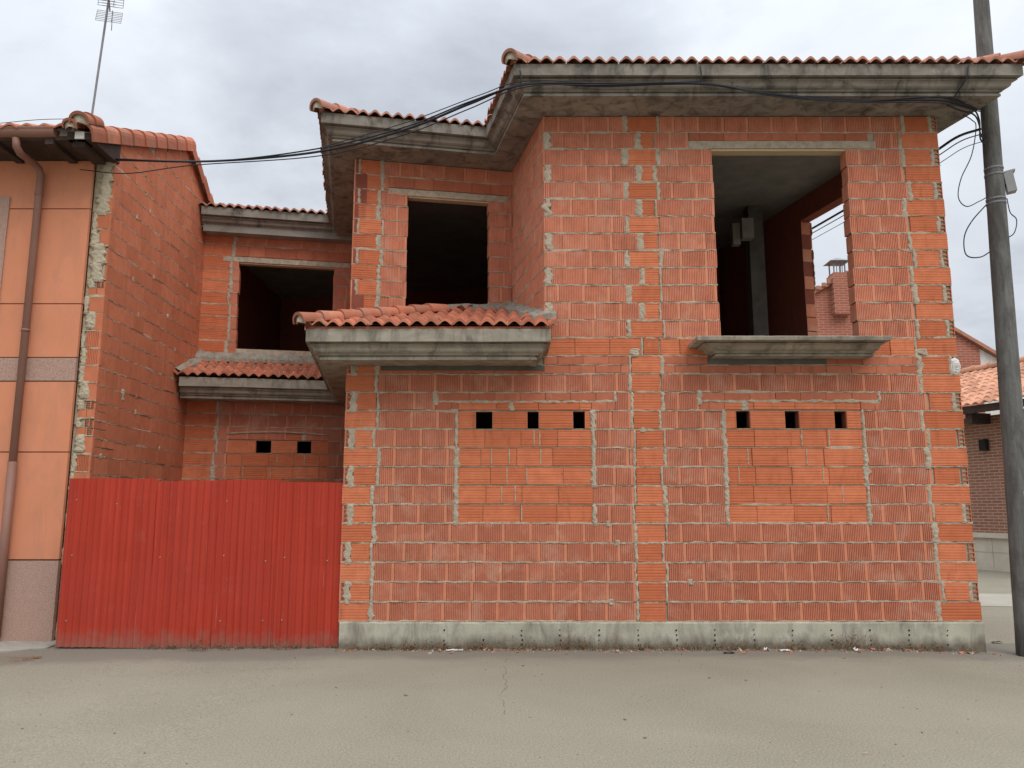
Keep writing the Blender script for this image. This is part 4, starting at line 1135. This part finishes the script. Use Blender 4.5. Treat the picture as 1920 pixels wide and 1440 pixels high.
mb = MB(); mb.add([(-4.66, 8.35, -.03), (-1.8, 8.15, -.03), (-2.3, 11.65, -.03), (-4.66, 11.2, -.03)], [(0, 1, 2, 3)]); tag(mb.build('yard_ground', 'yard'), kind='structure')
M['walk'] = plain('grey_footway', (.27, .25, .21), (.36, .33, .28), 3, .5, 90, .005, stain=((.18, .16, .13), .5))
mb = MB(); mb.poly_prism([(-12, 8.15), (-4.95, 8.08), (-4.70, 8.3), (-4.75, 8.74), (-12, 8.74)], -.07, -.042); tag(mb.build('footway', 'walk'), kind='structure')

# ------------------------------------------------------------------ weeds, litter, rubble
def weed_mesh(mb, c, h, n, spread, leafy=.4):
    for i in range(n):
        a = rnd(0, 6.283); l = h * rnd(.4, 1.1); p = Vector(c) + Vector((rnd(-spread, spread), rnd(-.03, .02), 0)); d = Vector((math.cos(a) * rnd(.1, .9), math.sin(a) * .5 - .1, 1)).normalized()
        pts = [p]; 
        for j in range(3): d = (d + Vector((rnd(-.35, .35), rnd(-.25, .2), rnd(-.25, .1)))).normalized(); pts.append(pts[-1] + d * l / 3)
        mb.tube(pts, [.0022, .0018, .0014, .0008], 3, 0, cap=False)
        for q in pts[1:]:
            for r in range(2 if random.random() < .7 else 0):
                s = rnd(.006, .016); v = Vector((rnd(-1, 1), rnd(-1, 1), rnd(-.3, 1))).normalized() * s; w_ = v.cross(Vector((rnd(-1, 1), rnd(-1, 1), rnd(-1, 1)))).normalized() * s * .4
                mb.add([q, q + v * .5 + w_, q + v, q + v * .5 - w_], [(0, 1, 2, 3)], 1 if random.random() < leafy else 0)
spots = [(372, 1213, 8.0, .15, 22, .10, 'dry bushy weed at the foot of the red fence, its middle sheet'), (430, 1214, 8.0, .09, 12, .07, 'small dry weed at the red fence just left of the last sheet'), (535, 1214, 7.98, .12, 22, .13, 'dry sprawling weed at the foot of the last red fence sheet'),
         (712, 1218, 7.92, .09, 12, .05, 'small greenish weed near the left end of the plinth'), (795, 1218, 7.92, .10, 12, .07, 'green-tipped weed on the plinth foot left of the paper scrap'), (985, 1215, 7.93, .15, 9, .03, 'tall single dry stalk standing against the middle of the plinth'),
         (1080, 1216, 7.92, .16, 40, .17, 'widest brown weed tuft against the plinth under the pilaster'), (1395, 1217, 7.92, .15, 14, .10, 'thin dry weed against the plinth below the right bricked window'), (1590, 1219, 7.92, .2, 40, .12, 'tallest reddish dry weed against the right half of the plinth'), (1010, 1218, 7.90, .10, 14, .08, 'low dry weed right of the tall stalk by the plinth')]
for (u, v, Y, h, n, sp, lb) in spots:
    c = at(u, v, Y); c.z = gz(c.x, c.y); mb = MB(); weed_mesh(mb, c, h, n, sp, .25 if 'green' not in lb else .8)
    tag(mb.build('dry_weed', ['straw', 'weed']), lb, 'weed', 'weeds along the walls')
mb = MB()
for i in range(330):
    x = rnd(-1.65, 4.5); cl_ = .5 + nz(x * 1.7, 2); weed_mesh(mb, (x, 7.93 + rnd(-.06, .02), gz(x, 8)), rnd(.025, .075) * (.6 + cl_), 4, .03, .2)
for i in range(110):
    f = rnd(.3, 1); p = fA.lerp(fB, f); weed_mesh(mb, (p.x, p.y - .05, gz(p.x, 8)), rnd(.02, .06), 3, .03, .3)
tag(mb.build('dry_grass', ['straw', 'weed']), 'low dry grass along the foot of plinth and fence', 'grass', kind='stuff')
mb = MB()
for i in range(800):
    x = rnd(-1.7, 4.7); y = 7.90 - abs(random.gauss(0, .07)); s = rnd(.004, .014) if random.random() < .9 else rnd(.015, .03); q = Matrix.Rotation(rnd(0, 6), 3, Vector((rnd(-1, 1), rnd(-1, 1), 1)).normalized())
    clus = nz(x * 2.3, 4) 
    if clus < -.1 and random.random() < .7: continue
    mb.box((x, y, gz(x, y) + s * .3), (s * rnd(.8, 1.8), s * rnd(.7, 1.2), s * rnd(.4, .8)), random.choice([0, 0, 1, 2]), .5, q)
tag(mb.build('rubble', ['rubble', 'mortar', 'straw']), 'crumbs of broken brick and mortar strewn along the plinth foot', 'rubble', kind='stuff')
mb = MB()
for i in range(600):
    t = rnd(0, 1); u = 78 * t ** .6 - 60 * rnd(0, 1) * (1 - t); v = 1238 - 8 * t + rnd(-1, 1) * 13 * (1 - t) + 3
    p = at(u, v, 1); k = (EYE + .05) / max(.02, EYE - p.z); p = Vector((p.x * k, k, -.05)); s = rnd(.004, .011)
    if p.y > 8.55: continue
    a = rnd(0, 6.28); v1 = Vector((math.cos(a), math.sin(a), rnd(-.2, .4))) * s; v2 = Vector((-math.sin(a), math.cos(a), rnd(-.2, .3))) * s * .5
    zz = Vector((0, 0, .032 if p.y > 8.1 else .012)); mb.add([p + zz - v1, p + zz + v2, p + zz + v1, p + zz - v2], [(0, 1, 2, 3)])
tag(mb.build('leaf_litter', 'leaf'), 'brown dead leaves gathered at the edge of the left footway', 'leaves', kind='stuff')
mb = MB()
for i in range(420):
    x, y = rnd(-6, 6.5), rnd(3.9, 7.8); s_ = rnd(.002, .006) if random.random() < .93 else rnd(.007, .014)
    mb.box((x, y, gz(x, y) + s_ * .3), (s_ * rnd(.8, 2.2), s_ * rnd(.7, 1.4), s_ * .7), random.choice([0, 2, 2, 2, 2]), .5, Matrix.Rotation(rnd(0, 6), 3, 'Z'))
tag(mb.build('grit', ['mortar', 'dark', 'straw']), 'loose grit and tiny twigs scattered over the asphalt', 'grit', kind='stuff')
def scrap(u, v, Y, w_, h_, lb, mat='paper', hz=.02):
    c = at(u, v, Y); c.z = gz(c.x, c.y); rows = []; mb = MB()
    for i in range(6):
        rows.append([(c.x + w_ * (i / 5 - .5) + .01 * nz(i, j, u), c.y + h_ * (j / 3 - .5), c.z + .008 + hz * abs(nz(i * .8, j * .9, u))) for j in range(4)])
    mb.grid(rows); tag(mb.build('litter_scrap', mat, solid=.0015), lb, 'litter', 'litter along the plinth')
scrap(852, 1219, 7.85, .16, .05, 'white torn paper strip lying at the plinth foot, left half'); scrap(1472, 1220, 7.84, .10, .05, 'white crumpled paper lying at the plinth foot under the right window'); scrap(1437, 1219, 7.86, .05, .04, 'small white scrap just left of the crumpled paper', hz=.04)
scrap(1606, 1221, 7.84, .045, .05, 'small white scrap beside the tallest reddish weed', hz=.05); scrap(1367, 1228, 7.72, .10, .05, 'dark flattened rag on the asphalt edge, right of centre', 'dark', .015)
scrap(1868, 1193, 8.6, .10, .05, 'dark crumpled rag on the side street beside the pole', 'dark', .05)

# ------------------------------------------------------------------ sky and light
world = bpy.data.worlds.new('World'); sc.world = world; world.use_nodes = True
nt = world.node_tree; g = N(nt); bg = nt.nodes['Background']; out = nt.nodes['World Output']
SUN_EL, SUN_AZ = R(50), R(150)     # azimuth measured clockwise from +Y
sky = nt.nodes.new('ShaderNodeTexSky'); sky.sky_type = 'NISHITA'; sky.sun_disc = False; sky.sun_elevation = SUN_EL; sky.sun_rotation = SUN_AZ
g.l(sky.outputs['Color'], bg.inputs['Color']); bg.inputs['Strength'].default_value = .12
co = nt.nodes.new('ShaderNodeTexCoord').outputs['Generated']
sep = nt.nodes.new('ShaderNodeSeparateXYZ'); g.l(co, sep.inputs[0]); dz = g.math('MAXIMUM', sep.outputs[2], .0)
# project the view direction on a cloud layer
den = g.math('ADD', dz, .22); cv = nt.nodes.new('ShaderNodeCombineXYZ')
g.l(g.math('DIVIDE', sep.outputs[0], den), cv.inputs[0]); g.l(g.math('DIVIDE', sep.outputs[1], den), cv.inputs[1]); cv.inputs[2].default_value = 3.7
n1 = g.noise(cv.outputs[0], 1.15, 8, .55, .35); n2 = g.noise(cv.outputs[0], 3.4, 8, .6, .2)
dens = g.math('ADD', g.math('MULTIPLY', n1, .75), g.math('MULTIPLY', n2, .25))
def dirblob(u, v, lo):
    d = (at(u, v, 10) - Vector((0, 0, EYE))).normalized(); x = nt.nodes.new('ShaderNodeVectorMath'); x.operation = 'DOT_PRODUCT'; g.l(co, x.inputs[0]); x.inputs[1].default_value = d
    return g.ramp(x.outputs['Value'], [(lo, 0), (1, 1)])
dens = g.math('ADD', dens, g.math('MULTIPLY', dirblob(820, 30, .955), .17))
dens = g.math('SUBTRACT', dens, g.math('MULTIPLY', dirblob(250, 200, .94), .10)); dens = g.math('SUBTRACT', dens, g.math('MULTIPLY', dirblob(1700, 60, .95), .10))
cl = g.ramp(dens, [(.37, (.84, .88, .93)), (.49, (.74, .78, .84)), (.59, (.58, .62, .68)), (.74, (.42, .45, .50))])
zen = g.math('MULTIPLY_ADD', g.math('POWER', dz, 3.0), 2.0, .70)      # overcast skies brighten towards the zenith
b2 = nt.nodes.new('ShaderNodeBackground'); g.l(cl, b2.inputs['Color']); g.l(zen, b2.inputs['Strength'])
mx = nt.nodes.new('ShaderNodeMixShader'); mx.inputs[0].default_value = .93
g.l(bg.outputs[0], mx.inputs[1]); g.l(b2.outputs[0], mx.inputs[2]); g.l(mx.outputs[0], out.inputs['Surface'])
sd = bpy.data.lights.new('sun', 'SUN'); sd.energy = 1.1; sd.angle = R(35); sd.color = (1, .96, .90)
so = bpy.data.objects.new('sun', sd); COL.objects.link(so)
dirv = Vector((math.sin(SUN_AZ) * math.cos(SUN_EL), math.cos(SUN_AZ) * math.cos(SUN_EL), math.sin(SUN_EL)))
so.rotation_euler = dirv.to_track_quat('Z', 'Y').to_euler(); so.location = (0, -10, 20)
vs = sc.view_settings; vs.view_transform = 'Standard'; vs.look = 'None'; vs.exposure = 0.40; vs.gamma = 1.0
